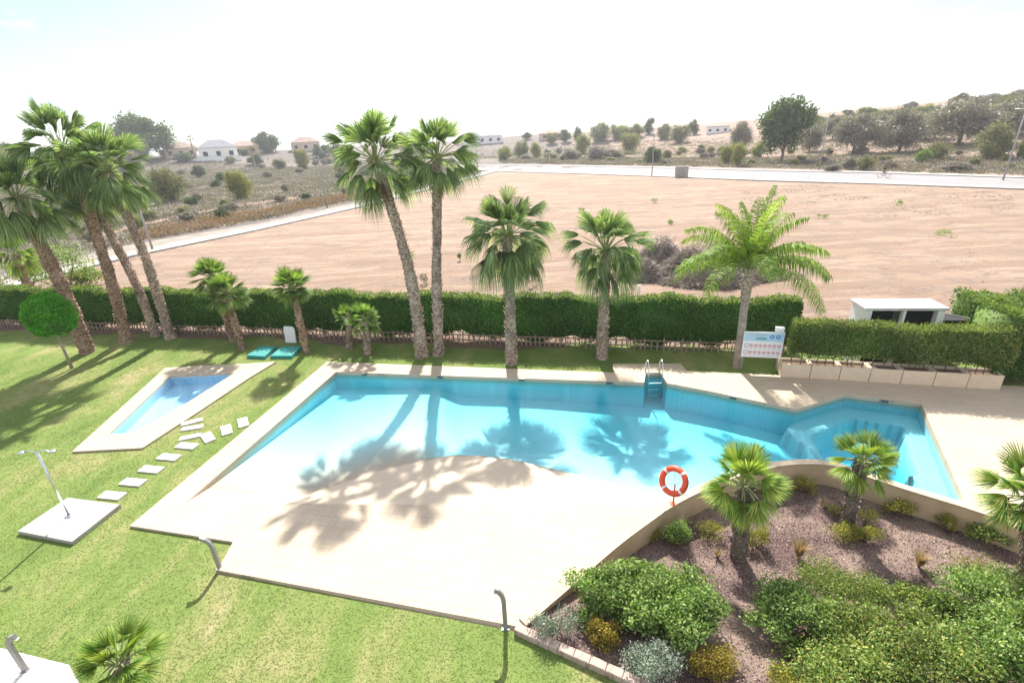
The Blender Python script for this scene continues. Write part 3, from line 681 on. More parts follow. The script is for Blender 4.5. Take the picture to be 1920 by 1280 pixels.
def palm(base, top, label, group=None, seed=0, r0=.2, r1=.15, nf=30, pet=.85, R=1.0, droop=.9, tm='trunk', lm='leaf_palm', skirt=10, elmin=-55, nseg=20, stiff=False, bend=0.0, name='palm_tree', flare=1.35, split=.45, spread=1.25):
    rng = np.random.default_rng(seed); base = np.array(base, float); top = np.array(top, float)
    t = thing(name, tuple(base), label, 'palm tree', group)
    mid = (base+top)/2+np.array([bend, 0, 0]); q1 = base*.75+top*.25+np.array([bend*.75, 0, 0]); q3 = base*.25+top*.75+np.array([bend*.75, 0, 0])
    mb, P = rough_trunk([base-[0, 0, .1], q1, mid, q3, top], r0, r1, rng, flare=flare); mb.build('trunk', M[tm], t)
    V, F, PV = [], [], []
    for i in range(nf):
        u = (i+.5)/nf; el = math.radians(86-(86-elmin)*u**1.05)+rng.normal()*.30; az = i*2.39996+rng.normal()*.2
        c = top+np.array([math.cos(az)*r1*.5, math.sin(az)*r1*.5, .12*(1-u)])
        fan_frond(c, az, el, pet*(rng.uniform(.42, 1.12) if not stiff else rng.uniform(.7, 1.15))*(1.0 if u > .15 else .85), R*rng.uniform(.85, 1.12)*(1 if u > .1 else .85), rng, V, F, PV, droop*(.22+.85*u), nseg, spread, split, stiff)
    cr = mesh('crown', V, clean(F), M[lm], t)
    mb = MB()
    for pts in PV: mb.tube(pts, [.022*(1-.5*i/5) for i in range(6)], 4, cap=False)
    mb.build('leaf_stalks', M['petiole'], t)
    if skirt:
        V, F, PV = [], [], []
        for i in range(skirt):
            az = rng.uniform(0, 6.28); fan_frond(top+[0, 0, -.1-rng.uniform(0, .35)], az, math.radians(rng.uniform(-78, -50)), pet*.5, R*.62, rng, V, F, PV, 1.2, 9, .7)
        mesh('dead_fronds', V, clean(F), M['dead'], t)
    return t
def mid_on(px, py, base, dy=0.0): return AtY(px, py, base[1]+dy)

# tall pair beside the pool
bA = G3(791, 668); palm(bA, mid_on(704, 304, bA), 'tall fan palm leaning left over the middle of the hedge', 'palms along the hedge', 11, .24, .155, 56, 1.12, 1.0, .95, bend=.28, elmin=-50)
bB = G3(822, 664); palm(bB, mid_on(819, 300, bB), 'tall straight fan palm, slimmer right one of the close pair', 'palms along the hedge', 12, .2, .145, 48, 1.0, .90, .95, bend=-.03, elmin=-48, skirt=6)
bC = G3(959, 682); palm(bC, mid_on(951, 445, bC), 'medium palm with drooping fringed fans near the centre of the hedge', 'palms along the hedge', 13, .19, .17, 64, 1.05, 1.15, 1.5, lm='leaf_palm', nseg=28, split=.25, elmin=-40, skirt=4)
bD = G3(1129, 671); palm(bD, mid_on(1136, 473, bD), 'shorter shaggy palm just left of the pool ladder', 'palms along the hedge', 14, .2, .16, 58, .95, 1.05, 1.35, lm='leaf_palm', nseg=24, split=.3, elmin=-30, skirt=4)
# left cluster
bE = G3(165, 660); palm(bE, mid_on(32, 372, bE, .3), 'leaning palm at the far left with the thickest reddish trunk', 'cluster of tall palms on the left', 21, .27, .2, 58, 1.25, 1.12, .95, 'trunkr', bend=.15, skirt=8)
bF = G3(237, 638); palm(bF, mid_on(118, 285, bF, .3), 'tallest palm of the left cluster with bright upright top fans', 'cluster of tall palms on the left', 22, .24, .17, 58, 1.2, 1.1, .95, 'trunkr', bend=.25, skirt=8)
bG = G3(292, 630); palm(bG, mid_on(150, 345, bG, .8), 'slim palm whose trunk crosses behind its neighbour in the left cluster', 'cluster of tall palms on the left', 23, .19, .14, 46, 1.1, 1.0, .9, 'trunk', bend=.3, skirt=5)
bH = G3(320, 633); palm(bH, mid_on(203, 325, bH, .3), 'rightmost tall palm of the left cluster', 'cluster of tall palms on the left', 24, .21, .15, 56, 1.15, 1.1, .9, 'trunk', bend=.2, skirt=6)
bI = np.array([*G(66, 575), 0]); palm(bI, mid_on(30, 480, bI), 'low palm behind the hedge at the far left edge', 'palms beyond the hedge', 25, .2, .17, 24, .6, .9, .6, 'trunkr', 'leaf_fan', skirt=4)
# small fan palms on the hedge foot
for i, (bp, tp, lab, R_, pt, nn_) in enumerate([((455, 655), (425, 553), 'squat fan palm, front one of the pair beside the teal boards', .62, .5, 26), ((438, 640), (397, 522), 'fan palm, back one of the pair beside the teal boards', .62, .5, 24), ((575, 660), (548, 541), 'small fan palm with red-brown trunk right of the teal boards', .60, .42, 28),
        ((689, 664), (683, 603), 'dwarf fan palm with a short trunk in the hedge shade', .48, .4, 18), ((655, 652), (652, 600), 'little yellow-green fan palm behind the dwarf one in the hedge shade', .42, .4, 9)]):
    bb = G3(*bp); palm(bb, mid_on(*tp, bb), lab, 'small fan palms at the hedge foot', 31+i, .13, .11, int(nn_*1.55), pt*.85, R_, .4, 'trunkr' if i < 3 else 'trunk', 'leaf_small', 5 if i < 3 else 2, -38, 22, True, 0, flare=1.2)
# stiff fan palms in and near the bark garden
bb = GG(1383, 1046); palm(bb, mid_on(1396, 912, bb), 'stiff fan palm on a thick hairy trunk behind the life ring', 'fan palms in the bark garden', 41, .15, .13, 30, .40, .58, .25, 'trunks', 'leaf_fan', 6, -55, 24, True, flare=1.2)
bb = GG(1588, 986); palm(bb, mid_on(1618, 868, bb), 'stiff fan palm with a curved trunk in front of the curved wall', 'fan palms in the bark garden', 42, .14, .12, 24, .32, .49, .3, 'trunks', 'leaf_fan', 5, -35, 24, True, -.06, flare=1.2)
bb = GG(1925, 1090); palm(bb, mid_on(1938, 935, bb), 'fan palm cut by the right edge of the frame', 'fan palms in the bark garden', 43, .15, .13, 28, .40, .56, .3, 'trunks', 'leaf_fan', 5, -50, 24, True, flare=1.2)
bb = G3(232, 1330); palm(bb, AtY(224, 1245, bb[1]+.05), 'bright stiff fan palm in the bottom left foreground', 'foreground fan palm', 44, .13, .12, 24, .26, .42, .25, 'trunks', 'leaf_fan', 4, -40, 26, True, flare=1.2)

# queen palm
def queen(base, top, seed=5):
    rng = np.random.default_rng(seed); t = thing('queen_palm', tuple(base), 'feathery queen palm with long arching fronds beside the pool sign', 'palm tree')
    mb, P = rough_trunk([base-[0, 0, .1], base*.7+top*.3+[.02, 0, 0], base*.35+top*.65+[.0, 0, 0], top], .14, .13, rng, False, 60, 1.25, .02)
    mb.build('trunk', M['trunkq'], t)
    mb = MB(); q = np.array(top); mb.tube([q-[0, 0, .9], q-[0, 0, .5], q, q+[0, 0, .35]], [.145, .17, .13, .07], 12); mb.build('leaf_sheaths', M['trunk'], t)
    V, F = [], []; mb = MB(); nf = 24
    for i in range(nf):
        az = i*2.39996+rng.normal()*.15; u = (i+.5)/nf; el = math.radians(88-60*u); Lf = rng.uniform(2.6, 3.3)*(.86+.16*u)
        p = q+[0, 0, .25]; d = np.array([math.cos(az)*math.cos(el), math.sin(az)*math.cos(el), math.sin(el)]); pts = []; st = 26
        for k in range(st+1):
            pts.append(p.copy()); d = d+np.array([0, 0, -.045-.045*k/st]); d /= np.linalg.norm(d); p = p+d*Lf/st
        mb.tube(pts, [.024*(1-.85*k/st) for k in range(st+1)], 4, cap=False)
        for k in range(4, st):
            for sub in (0, .33, .66):
                pp = pts[k]*(1-sub)+pts[k+1]*sub; dd = pts[k+1]-pts[k]; dd /= np.linalg.norm(dd); s = np.cross(dd, [0, 0, 1.0]); s /= np.linalg.norm(s)+1e-6
                f = (k+sub)/st; ll = .66*math.sin(math.pi*min(1, .18+f*.78))**.6
                for sg in (-1, 1):
                    o = s*sg*.75+dd*.45+np.array([0, 0, rng.uniform(-.35, .2)]); o /= np.linalg.norm(o); l_ = ll*rng.uniform(.8, 1.1)
                    m1 = pp+o*l_*.5; m2 = pp+o*l_*.72-[0, 0, l_*.62]; w = dd*.013; b_ = len(V)
                    V += [pp-w, pp+w, m1-w*1.3, m1+w*1.3, m2]; F += [(b_, b_+1, b_+3, b_+2), (b_+2, b_+3, b_+4)]
    mesh('crown', V, F, M['leaf_queen'], t); mb.build('leaf_stalks', M['petiole'], t)
    return t
bQ = G3(1381, 688); queen(bQ, mid_on(1403, 520, bQ))

# ------------------------------------------------------------------ hedges
def hedge(label, line, th, z0, z1, n, size, mat, seed, ragged=.25, name='hedge', group=None, topvar=.08, parent_parts=True):
    """line: foot of the front face as 2D points, running left to right; body grows away from the camera"""
    rng = np.random.default_rng(seed); L2 = [np.array(p, float) for p in line]; t = thing(name, (float(L2[0][0]), float(L2[0][1]), 0), label, 'hedge', group)
    seg = [np.linalg.norm(b_-a) for a, b_ in zip(L2[:-1], L2[1:])]; tot = sum(seg); cum = np.cumsum([0]+seg)
    def at(s):
        i = np.clip(np.searchsorted(cum, s, side='right')-1, 0, len(seg)-1); A = np.array([L2[k] for k in i]); B = np.array([L2[k+1] for k in i]); f = ((s-cum[i])/np.array(seg)[i])[:, None]
        d = (B-A)/np.linalg.norm(B-A, axis=1)[:, None]; return A*(1-f)+B*f, np.stack([-d[:, 1], d[:, 0]], 1)
    hgt = z1-z0; a1, a2, a3 = tot*hgt, tot*th*1.3, th*hgt*2; ps = []; ns = []
    def top_(s): return z1+topvar*(np.sin(s*1.3+seed)+.6*np.sin(s*3.1)+.4*np.sin(s*7.7))
    def bot_(s): return z0+ragged*(.5*np.sin(s*1.1+seed*2)+.5*np.sin(s*2.7+1)+.3*np.sin(s*6.3))
    k = int(n*.62); s = rng.uniform(0, tot, k); q, nr = at(s); bt = bot_(s); z = bt+(top_(s)-bt)*rng.uniform(0, 1, k)
    bul = .06*np.sin(s*2.2+z*2)+.05*np.sin(z*5+s*.7); off = rng.uniform(-.06, .10, k)+bul
    ps.append(np.column_stack([q+nr*off[:, None], z])); ns.append(np.column_stack([-nr, np.full(k, .5)]))
    k = int(n*.3); s = rng.uniform(0, tot, k); q, nr = at(s); ps.append(np.column_stack([q+nr*(rng.uniform(0, th, k))[:, None], top_(s)+rng.uniform(-.10, .09, k)])); ns.append(np.tile([0, 0, 1.0], (k, 1)))
    k = n-int(n*.62)-int(n*.3); s = np.where(rng.uniform(size=k) < .5, 0, tot)+rng.uniform(-.06, .06, k); q, nr = at(np.clip(s, 0, tot)); 
    dd = np.column_stack([nr[:, 1], -nr[:, 0]]); q = q+dd*(s-np.clip(s, 0, tot))[:, None]
    ps.append(np.column_stack([q+nr*rng.uniform(0, th, k)[:, None], rng.uniform(z0, z1, k)])); ns.append(np.column_stack([dd, np.full(k, .2)]))
    P = np.vstack(ps); N = np.vstack(ns); V, F = leaves(P, size, rng, .55, -.2, N)
    # inner mass of the same foliage so that the hedge is not hollow
    m = max(8, int(tot/.35)); ss = np.linspace(.08, tot-.08, m); q, nr = at(ss); zt = top_(ss)-.08; zb = bot_(ss)+.08; C = []
    for i in range(m):
        for o, zz in ((.10, zb[i]), (.10, zt[i]), (th-.1, zt[i]), (th-.1, zb[i])): C.append([*(q[i]+nr[i]*o), zz])
    b0_ = len(V); V = np.vstack([V, C]); F = np.vstack([F, np.array([(b0_+i*4+a, b0_+(i+1)*4+a, b0_+(i+1)*4+(a+1) % 4, b0_+i*4+(a+1) % 4) for i in range(m-1) for a in range(4)]+[(b0_, b0_+1, b0_+2, b0_+3), (b0_+m*4-4, b0_+m*4-3, b0_+m*4-2, b0_+m*4-1)])])
    mesh('foliage', V, F, mat, t)
    k = int(n*.16); s = rng.uniform(0, tot, k); q, nr = at(s); PT = np.column_stack([q+nr*rng.uniform(-.08, th+.05, k)[:, None], top_(s)+np.abs(rng.normal(0, .055, k))+.01]); Vt, Ft = leaves(PT, size*1.1, rng, .5, .9); mesh('sunlit_top_leaves', Vt, Ft, M['fresh'], t)  # top sprigs, their paler leaf colour paints the sunlit top
    mb = MB(); s = .15
    while s < tot:
        q, nr = at(np.array([s])); p = q[0]+nr[0]*rng.uniform(.15, th*.6); mb.tube([[p[0], p[1], 0], [p[0]+rng.normal()*.04, p[1], z0*.6], [p[0]+rng.normal()*.08, p[1], z0+.5]], [.02, .018, .01], 5); s += rng.uniform(.18, .4)
    mb.build('stems', M['bark'], t); return t
HLe = G(1492, 668)
HR = HL0+hdir*((HLe[0]-HL0[0])/hdir[0])
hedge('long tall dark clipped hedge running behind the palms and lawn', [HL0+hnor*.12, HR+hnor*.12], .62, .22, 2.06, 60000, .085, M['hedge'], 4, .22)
# low paling fence at its foot
ft = thing('paling_fence', (float(HL0[0]), float(HL0[1]), 0), 'low fence of weathered stakes showing under the tall hedge', 'fence')
rr = random.Random(8); s = .1; LH = np.linalg.norm(HR-HL0); mb = MB()
while s < LH:
    p = HL0+hdir*s; hh = rr.uniform(.30, .58); mb.box((p[0], p[1], hh/2), (.055, .022, hh), math.atan2(hdir[1], hdir[0])+rr.uniform(-.1, .1), ry=rr.uniform(-.06, .06)); s += rr.uniform(.17, .27)
mb.build('stakes', M['wood'], ft)
mb = MB(); a = HL0+hnor*.03; c_ = (HL0+HR)/2+hnor*.03
for zz in (.16, .40): mb.box((c_[0], c_[1], zz), (LH, .02, .05), math.atan2(hdir[1], hdir[0]))
mb.build('rails', M['wood'], ft)

# planters with box hedge
pl0, pl1 = np.array(g6(1463, 706)), np.array(g6(1876, 731)); pd = (pl1-pl0)/np.linalg.norm(pl1-pl0); pn = np.array([-pd[1], pd[0]]); ang = math.atan2(pd[1], pd[0])
cuts = [1463, 1518, 1573, 1629, 1688, 1749, 1812, 1876]
ordn = ['first', 'second', 'third', 'fourth', 'fifth', 'sixth', 'seventh']; prev = None
Lp = np.linalg.norm(pl1-pl0); PHT = .50; PDP = .55
for i in range(7):
    def along(px):
        yy = 706+(px-1463)/(1876-1463)*25; return float(np.dot(np.array(g6(px, yy))-pl0, pd))
    s0, s1 = along(cuts[i]), along(cuts[i+1])-.025; c = pl0+pd*(s0+s1)/2+pn*PDP/2; L_ = s1-s0
    t = thing('planter', (float(c[0]), float(c[1]), ZD), f'cream box planter under the short hedge, {ordn[i]} of seven from the left', 'planter', 'row of cream planters')
    mb = MB(); w = .05
    mb.box((c[0]-pn[0]*(PDP/2-w/2), c[1]-pn[1]*(PDP/2-w/2), ZD+PHT/2), (L_, w, PHT), ang, bev=.008)
    mb.box((c[0]+pn[0]*(PDP/2-w/2), c[1]+pn[1]*(PDP/2-w/2), ZD+PHT/2), (L_, w, PHT), ang, bev=.008)
    for sg in (-1, 1):
        cc = c+pd*sg*(L_/2-w/2); mb.box((cc[0], cc[1], ZD+PHT/2-.002), (w, PDP-2*w-.002, PHT-.004), ang, bev=.008)
    mb.build('box', M['planter'], t)
    mb = MB(); mb.box((c[0], c[1], ZD+PHT/2-.05), (L_-2*w-.01, PDP-2*w-.01, PHT-.08), ang); mb.build('soil', M['soil'], t)
s_a = along(1476)
hp0 = pl0+pn*.10+pd*s_a; hp1 = pl0+pn*.10+pd*(Lp+.1)
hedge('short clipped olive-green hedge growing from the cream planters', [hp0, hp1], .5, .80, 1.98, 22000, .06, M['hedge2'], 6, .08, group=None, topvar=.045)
# hedge turning away on the right, and the mass behind it
q0 = hp1+pd*.15; 
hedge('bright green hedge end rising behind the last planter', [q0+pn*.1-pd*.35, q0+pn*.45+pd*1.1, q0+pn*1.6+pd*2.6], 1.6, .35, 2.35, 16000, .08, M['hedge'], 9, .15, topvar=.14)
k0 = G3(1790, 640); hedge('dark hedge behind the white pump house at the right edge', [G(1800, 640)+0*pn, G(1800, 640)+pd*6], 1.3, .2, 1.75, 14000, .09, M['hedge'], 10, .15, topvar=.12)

# ------------------------------------------------------------------ clipped ball tree
t = thing('ball_tree', tuple(G3(135, 690)), 'ball-clipped little tree on a bare slanting trunk on the left lawn', 'tree')
bb = G3(135, 690); tp = mid_on(93, 592, bb); rng = np.random.default_rng(77)
mb = MB(); mb.tube([bb-[0, 0, .05], bb*.6+tp*.4+[-.02, 0, 0], tp], [.065, .05, .04], 10); mb.build('trunk', M['barkp'], t, True)
n = 16000; w = rng.normal(size=(n, 3)); w /= np.linalg.norm(w, axis=1)[:, None]; w[:, 2] = np.where((w[:, 2] < -.75), -w[:, 2], w[:, 2])
rb = .85*(1+.06*np.sin(w[:, 0]*9)*np.sin(w[:, 2]*8+w[:, 1]*7)); P = tp+w*(rb*rng.uniform(.72, 1, n)**.35)[:, None]*[1, 1, 1.14]
V, F = leaves(P, .085, rng, .55, 0, w); mesh('crown', V, F, M['ball'], t)

# ------------------------------------------------------------------ garden shrubs
def gshrub(px, py, wpx, hpx, mat, label, n, size, seed, **k):
    p = GG(px, py+(hpx*.10 if wpx > 140 else -hpx*.12)); s = ppm(p); return shrub(p, (wpx/s/2, wpx/s/2*k.pop('dep', .8), hpx/s/2*.88), n, size, M[mat], label, seed=seed, **k)
gshrub(1152, 1125, 175, 105, 'bushg', 'large spreading grey-green shrub by the garden brick edge, left half of the clump', 15000, .062, 101, lumps=40, lsize=.24)
gshrub(1268, 1165, 205, 125, 'bushg', 'large bright green shrub right of the grey-green one', 21000, .066, 102, lumps=44, lsize=.24)
gshrub(1485, 1180, 160, 110, 'bushg', 'dark green shrub at the left end of the big planting', 13000, .062, 103, lumps=34, lsize=.24)
gshrub(1560, 1140, 180, 90, 'bushm', 'yellow-green shrub at the top of the big planting', 14000, .04, 104, lumps=36, lsize=.24)
gshrub(1625, 1240, 220, 95, 'bushm', 'sprawling yellowish shrub at the middle bottom of the planting', 18000, .055, 105, lumps=40, lsize=.24)
gshrub(1560, 1310, 220, 95, 'bushm', 'yellow flecked shrub cut by the bottom edge', 13000, .055, 106, lumps=34, lsize=.24)
gshrub(1745, 1175, 160, 70, 'bushm', 'low mixed green shrub between the yellow and the green clumps', 11000, .055, 107, lumps=30, lsize=.24)
gshrub(1860, 1175, 190, 100, 'bushg', 'fresh green shrub near the right edge of the frame', 17000, .062, 108, lumps=40, lsize=.24)
gshrub(1900, 1270, 220, 150, 'bushg', 'green shrub in the bottom right corner', 17000, .062, 109, lumps=36, lsize=.24)
gshrub(1750, 1290, 200, 95, 'bushm', 'straggly green and orange shrub at the bottom right', 13000, .055, 110, lumps=34, lsize=.24)
gshrub(1272, 1026, 62, 58, 'bushg', 'small round green bush below the life ring', 3600, .04, 111)
gshrub(1213, 1008, 62, 34, 'bushy', 'low yellow-green mat hugging the wall left of the life ring', 2200, .035, 112)
gshrub(1330, 1008, 62, 34, 'bushy', 'sparse yellow plant left of the hairy palm trunk', 1100, .035, 113)
gshrub(1418, 1030, 52, 50, 'bushy', 'yellow-green bush right of the hairy palm trunk', 2300, .035, 114)
gshrub(1507, 926, 44, 34, 'bushy', 'small yellow-green bush under the crest of the curved wall', 1700, .035, 115)
gshrub(1566, 966, 34, 24, 'bushy', 'tiny plant left of the curved palm trunk', 700, .03, 116)
gshrub(1622, 982, 40, 34, 'bushy', 'wispy yellow plant right of the curved palm trunk', 900, .03, 117)
gshrub(1583, 1014, 50, 32, 'bushy', 'lime bush at the palm foot, left of two', 2000, .035, 118)
gshrub(1624, 1014, 50, 30, 'bushy', 'lime bush at the palm foot, right of two', 2000, .035, 119)
gshrub(1680, 970, 44, 38, 'bushy', 'round yellow bush against the curved wall', 2000, .035, 120)
gshrub(1772, 992, 42, 32, 'bushy', 'pale green plant near the right of the curved wall', 1300, .035, 121)
gshrub(1842, 1012, 64, 36, 'bushm', 'fleshy cream and green plant by the wall, near the right edge', 1700, .05, 122, asp=.8)
gshrub(1905, 1030, 70, 36, 'bushg', 'low green mat by the wall at the right edge', 2600, .035, 123)
gshrub(1822, 1072, 56, 34, 'bushy', 'sparse yellow plant on the bare bark', 1000, .03, 124)
gshrub(1042, 1188, 78, 56, 'bushs', 'spiky grey-green plant in the narrow tip of the garden', 1500, .075, 125, asp=.2, up=1.5)
gshrub(1130, 1208, 66, 58, 'bushgold', 'small yellow-green bush in front of the grey-green shrub', 2600, .045, 126)
gshrub(1222, 1270, 92, 72, 'bushs', 'silvery white rounded bush beside the brick edging', 7000, .035, 127, lumps=26)
gshrub(1331, 1272, 80, 76, 'bushgold', 'golden rounded bush right of the silvery one', 6500, .035, 128, lumps=26)
gshrub(1262, 976, 34, 24, 'red', 'small reddish plant at the foot of the life ring', 500, .03, 129)
gshrub(1468, 1292, 70, 40, 'bushy', 'lime plant at the bottom edge left of the big planting', 2200, .035, 130)
def tuft(loc, h, r, n, mat, label, seed, name='grass_tuft', cat='grass tuft', group=None, w=.006):
    rng = np.random.default_rng(seed); V = []; F = []; loc = np.array(loc, float)
    for _ in range(n):
        a = rng.uniform(0, 6.28); b_ = loc+[math.cos(a)*.05*r, math.sin(a)*.05*r, 0]; k = rng.uniform(.2, 1)*r; hh = h*rng.uniform(.6, 1.1)
        m1 = b_+[math.cos(a)*k*.4, math.sin(a)*k*.4, hh*.6]; e = b_+[math.cos(a)*k, math.sin(a)*k, hh*.95]; s = np.array([-math.sin(a), math.cos(a), 0])*w; i = len(V)
        V += [b_-s, b_+s, m1-s, m1+s, e]; F += [(i, i+1, i+3, i+2), (i+2, i+3, i+4)]
    return tag(mesh(name, V, F, M[mat], loc=loc), label, cat, group)
tuft(GG(1496, 1045), .5, .28, 260, 'drygrass', 'dry pinkish grass tuft right of the hairy palm', 140)
tuft(GG(1722, 1062), .42, .25, 220, 'drygrass', 'dry brown grass tuft on the bark above the big planting', 141)
tuft(GG(1345, 1045), .25, .2, 60, 'drygrass', 'faint dry tuft left of the hairy palm trunk', 142)
tuft(GG(1545, 950), .25, .25, 90, 'drygrass', 'dry twiggy tuft left of the curved palm trunk', 143)
# bark chips
rng = np.random.default_rng(9); n = 60000; x = rng.uniform(b0[0], 14, n); y = rng.uniform(2.5, 10.5, n)
kp = inpoly(x, y, gpoly) & (((x-b0[0])*bd[1]-(y-b0[1])*bd[0]) < -.09); x, y = x[kp], y[kp]
V, F = leaves(np.column_stack([x, y, gz(x, y)+.008]), .04, rng, .6, 0, np.tile([0, 0, 1.6], (len(x), 1)))
tag(mesh('bark_chips', V, F, M['chip']), 'purplish brown bark chips covering the garden bed', 'bark chips', kind='stuff')
# lawn grass
rng = np.random.default_rng(10); n = 220000; yy = rng.uniform(0, 1, n)**1.25*18+2.8; xx = rng.uniform(-1.12, .62, n)*(yy+3)
kp = ~inpoly(xx, yy, lawn_hole) & ~inpoly(xx, yy, sp_out) & (yy < hedgeY(xx)-.1) & (xx > -30); xx, yy = xx[kp], yy[kp]; n = len(xx)
gp = [tuple(G(x, y)) for x, y in ((-120, 1190), (0, 1214), (130, 1246), (175, 1330), (0, 1345), (-200, 1330))]; kp = ~inpoly(xx, yy, gp); xx, yy = xx[kp], yy[kp]; n = len(xx)
a = rng.uniform(0, 6.28, n); h_ = rng.uniform(.006, .020, n); w_ = .006+.0006*yy; P = np.column_stack([xx, yy, np.zeros(n)])
V = np.empty((n, 3, 3)); V[:, 0] = P-np.column_stack([np.cos(a)*w_, np.sin(a)*w_, 0*a]); V[:, 1] = P+np.column_stack([np.cos(a)*w_, np.sin(a)*w_, 0*a]); V[:, 2] = P+np.column_stack([rng.normal(0, .03, n), rng.normal(0, .03, n), h_])
tag(mesh('grass', V.reshape(-1, 3), np.arange(n*3).reshape(n, 3), M['grassblade']), 'short mown grass of the lawn, green with straw patches', 'grass', kind='stuff')

# ------------------------------------------------------------------ poolside things
# stepping stones
stones = [(360, 792, 'top', 14), (361, 803, '', 12), (357, 820, '', 12), (351, 837, '', -6), (317, 858, '', -6), (284, 881, '', -6), (250, 905, '', -6), (211, 930, '', -6), (390, 821, '', 60), (425, 807, '', 80), (456, 793, '', 80)]
slab_lab = ['stepping stone touching the paddling pool deck, uppermost of the fanned stones', 'second of the fanned stepping stones from the paddling pool', 'third of the fanned stepping stones from the paddling pool', 'stepping stone at the elbow of the curved row',
  'fourth stepping stone up from the shower tray', 'third stepping stone up from the shower tray', 'second stepping stone up from the shower tray', 'stepping stone nearest the shower tray',
  'upright-set stepping stone nearest the elbow of the row', 'middle one of the three upright-set stepping stones', 'upright-set stepping stone nearest the big pool edge']
for i, (x, y, _, _) in enumerate(stones):
    c = G(x, y)
    if i < 3: hw = (20, [-5, -3, -4][i])
    elif i < 8: hw = (21, 2)
    else: hw = ([(6, 8), (2, 9), (2, 9)][i-8])
    d = G(x+hw[0], y+hw[1])-G(x-hw[0], y-hw[1]); L_ = np.linalg.norm(d); an = math.atan2(d[1], d[0])
    if i >= 8: L_ = .62
    mb = MB(); mb.box((c[0], c[1], .022), (min(max(L_, .56), .66), (.22 if i < 3 else .28 if i < 8 else .30), .05), an, bev=.006)
    tag(mb.build('stepping_stone', M['slabstone'], loc=(float(c[0]), float(c[1]), 0)), 'pale '+slab_lab[i], 'stepping stone', 'stepping stones across the lawn')
# shower
tr = [G(33, 995, .1), G(127, 932, .1), G(225, 945, .1), G(135, 1015, .1)]; cc = sum(tr)/4
t = thing('outdoor_shower', (float(cc[0]), float(cc[1]), 0), 'outdoor shower with a T-shaped post on a raised white tray', 'shower')
slab([tuple(p) for p in tr], -.02, .10).build('shower_tray', M['concrete'], t)
V, F2 = poly([tuple(cc+(p-cc)*.93) for p in tr], .104); mesh('tray_surface', V, F2, M['white'], t)
pb = G(130, 967, .1); mb = MB(); mb.tube([(pb[0], pb[1], .1), (pb[0], pb[1], 2.0)], .028, 10); mb.box((pb[0], pb[1], .115), (.16, .16, .02)); mb.tube([(pb[0], pb[1]-.02, 1.35), (pb[0]+.02, pb[1]-.08, 1.35)], .022, 8); mb.build('post', M['steel'], t, True)
mb = MB(); mb.tube([(pb[0]-.32, pb[1]+.02, 2.02), (pb[0]-.15, pb[1], 2.05), (pb[0], pb[1], 1.99), (pb[0]+.15, pb[1], 2.05), (pb[0]+.34, pb[1]-.02, 2.02)], .016, 8); arm_ = mb.build('arm', M['steel'], t, True)
for sg in (-1, 1):
    mb = MB(); mb.tube([(pb[0]+sg*.36, pb[1], 2.0), (pb[0]+sg*.36, pb[1], 2.035)], [.085, .05], 14); mb.build('shower_head', M['steel'], arm_, True)
mb = MB(); mb.tube([(cc[0], cc[1], .105), (cc[0], cc[1], .112)], .05, 12); mb.build('drain', M['grey'], t)
# bollard lights
def bollard(p, lean, h, label, sw=0.0):
    t = thing('bollard_light', tuple(float(k) for k in p), label, 'garden light', 'curved garden lights')
    path = [(0, 0, 0), (0, 0, h*.45), (0, 0, h*.72), (lean*.03, sw*.01, h*.86), (lean*.10, sw*.04, h*.96), (lean*.19, sw*.07, h)]
    V = []
    for i, (a, y, z) in enumerate(path):
        ti = [0, 0, .15, .55, 1.0, 1.35][i]*np.sign(lean); dx, dz = math.cos(ti), -math.sin(ti)
        w = .040 if i < 4 else .046
        V += [(a-dx*w, y-.028, z-dz*w), (a+dx*w, y-.028, z+dz*w), (a+dx*w, y+.028, z+dz*w), (a-dx*w, y+.028, z-dz*w)]
    F = [(i*4+k, i*4+(k+1) % 4, i*4+4+(k+1) % 4, i*4+4+k) for i in range(5) for k in range(4)]+[(3, 2, 1, 0), (20, 21, 22, 23)]
    mesh('post', np.array(V)+np.array(p), F, M['lampgrey'], t)
    e = np.array(p)+np.array([lean*.17, sw*.07, h-.055]); mb = MB(); mb.box(e, (.10, .05, .012), ry=.25*np.sign(lean)); mb.build('lamp_lens', M['tape'], t)
    mb = MB(); mb.box((p[0], p[1], p[2]+.008), (.15, .1, .016)); mb.build('base_plate', M['grey'], t)
bollard(G3(413, 1066, .0)+[0, 0, 0], -1, .86, 'curved garden light at the notch of the pool deck corner')
bollard(G3(948, 1177, .0), -.8, .98, 'curved garden light by the brick edging tip, its head over the pool deck')
bollard(G3(48, 1256, .0), 1, .86, 'curved garden light standing in the white gravel at the bottom left')
# ladder
lt = thing('pool_ladder', tuple(G3(1223, 708, ZD)), 'stainless steel pool ladder in the notch of the far pool edge', 'pool ladder')
yb = G(1223, 702, ZD)
p1 = G(1208, 697, ZD); p2 = G(1238, 696, ZD); wv = (p2-p1); wv = wv/np.linalg.norm(wv); md = (p1+p2)/2; fw = np.array([wv[1], -wv[0]])
for sg in (-1, 1):
    o = md+wv*sg*.25; mb = MB(); pts = []
    for f, z in ((.0, 0), (.0, .36), (.06, .50), (.2, .56), (.36, .50), (.44, .34), (.46, .05), (.46, -.85)): pts.append((o[0]+fw[0]*f, o[1]+fw[1]*f, ZD+z))
    mb.tube(pts, .022, 10); mb.build('handrail', M['steel'], lt, True)
for z in (-.18, -.42, -.66):
    o = md+fw*.46; mb = MB(); mb.box((o[0], o[1], z), (.5, .08, .025), math.atan2(wv[1], wv[0]), bev=.005); mb.build('step', M['steel'], lt)
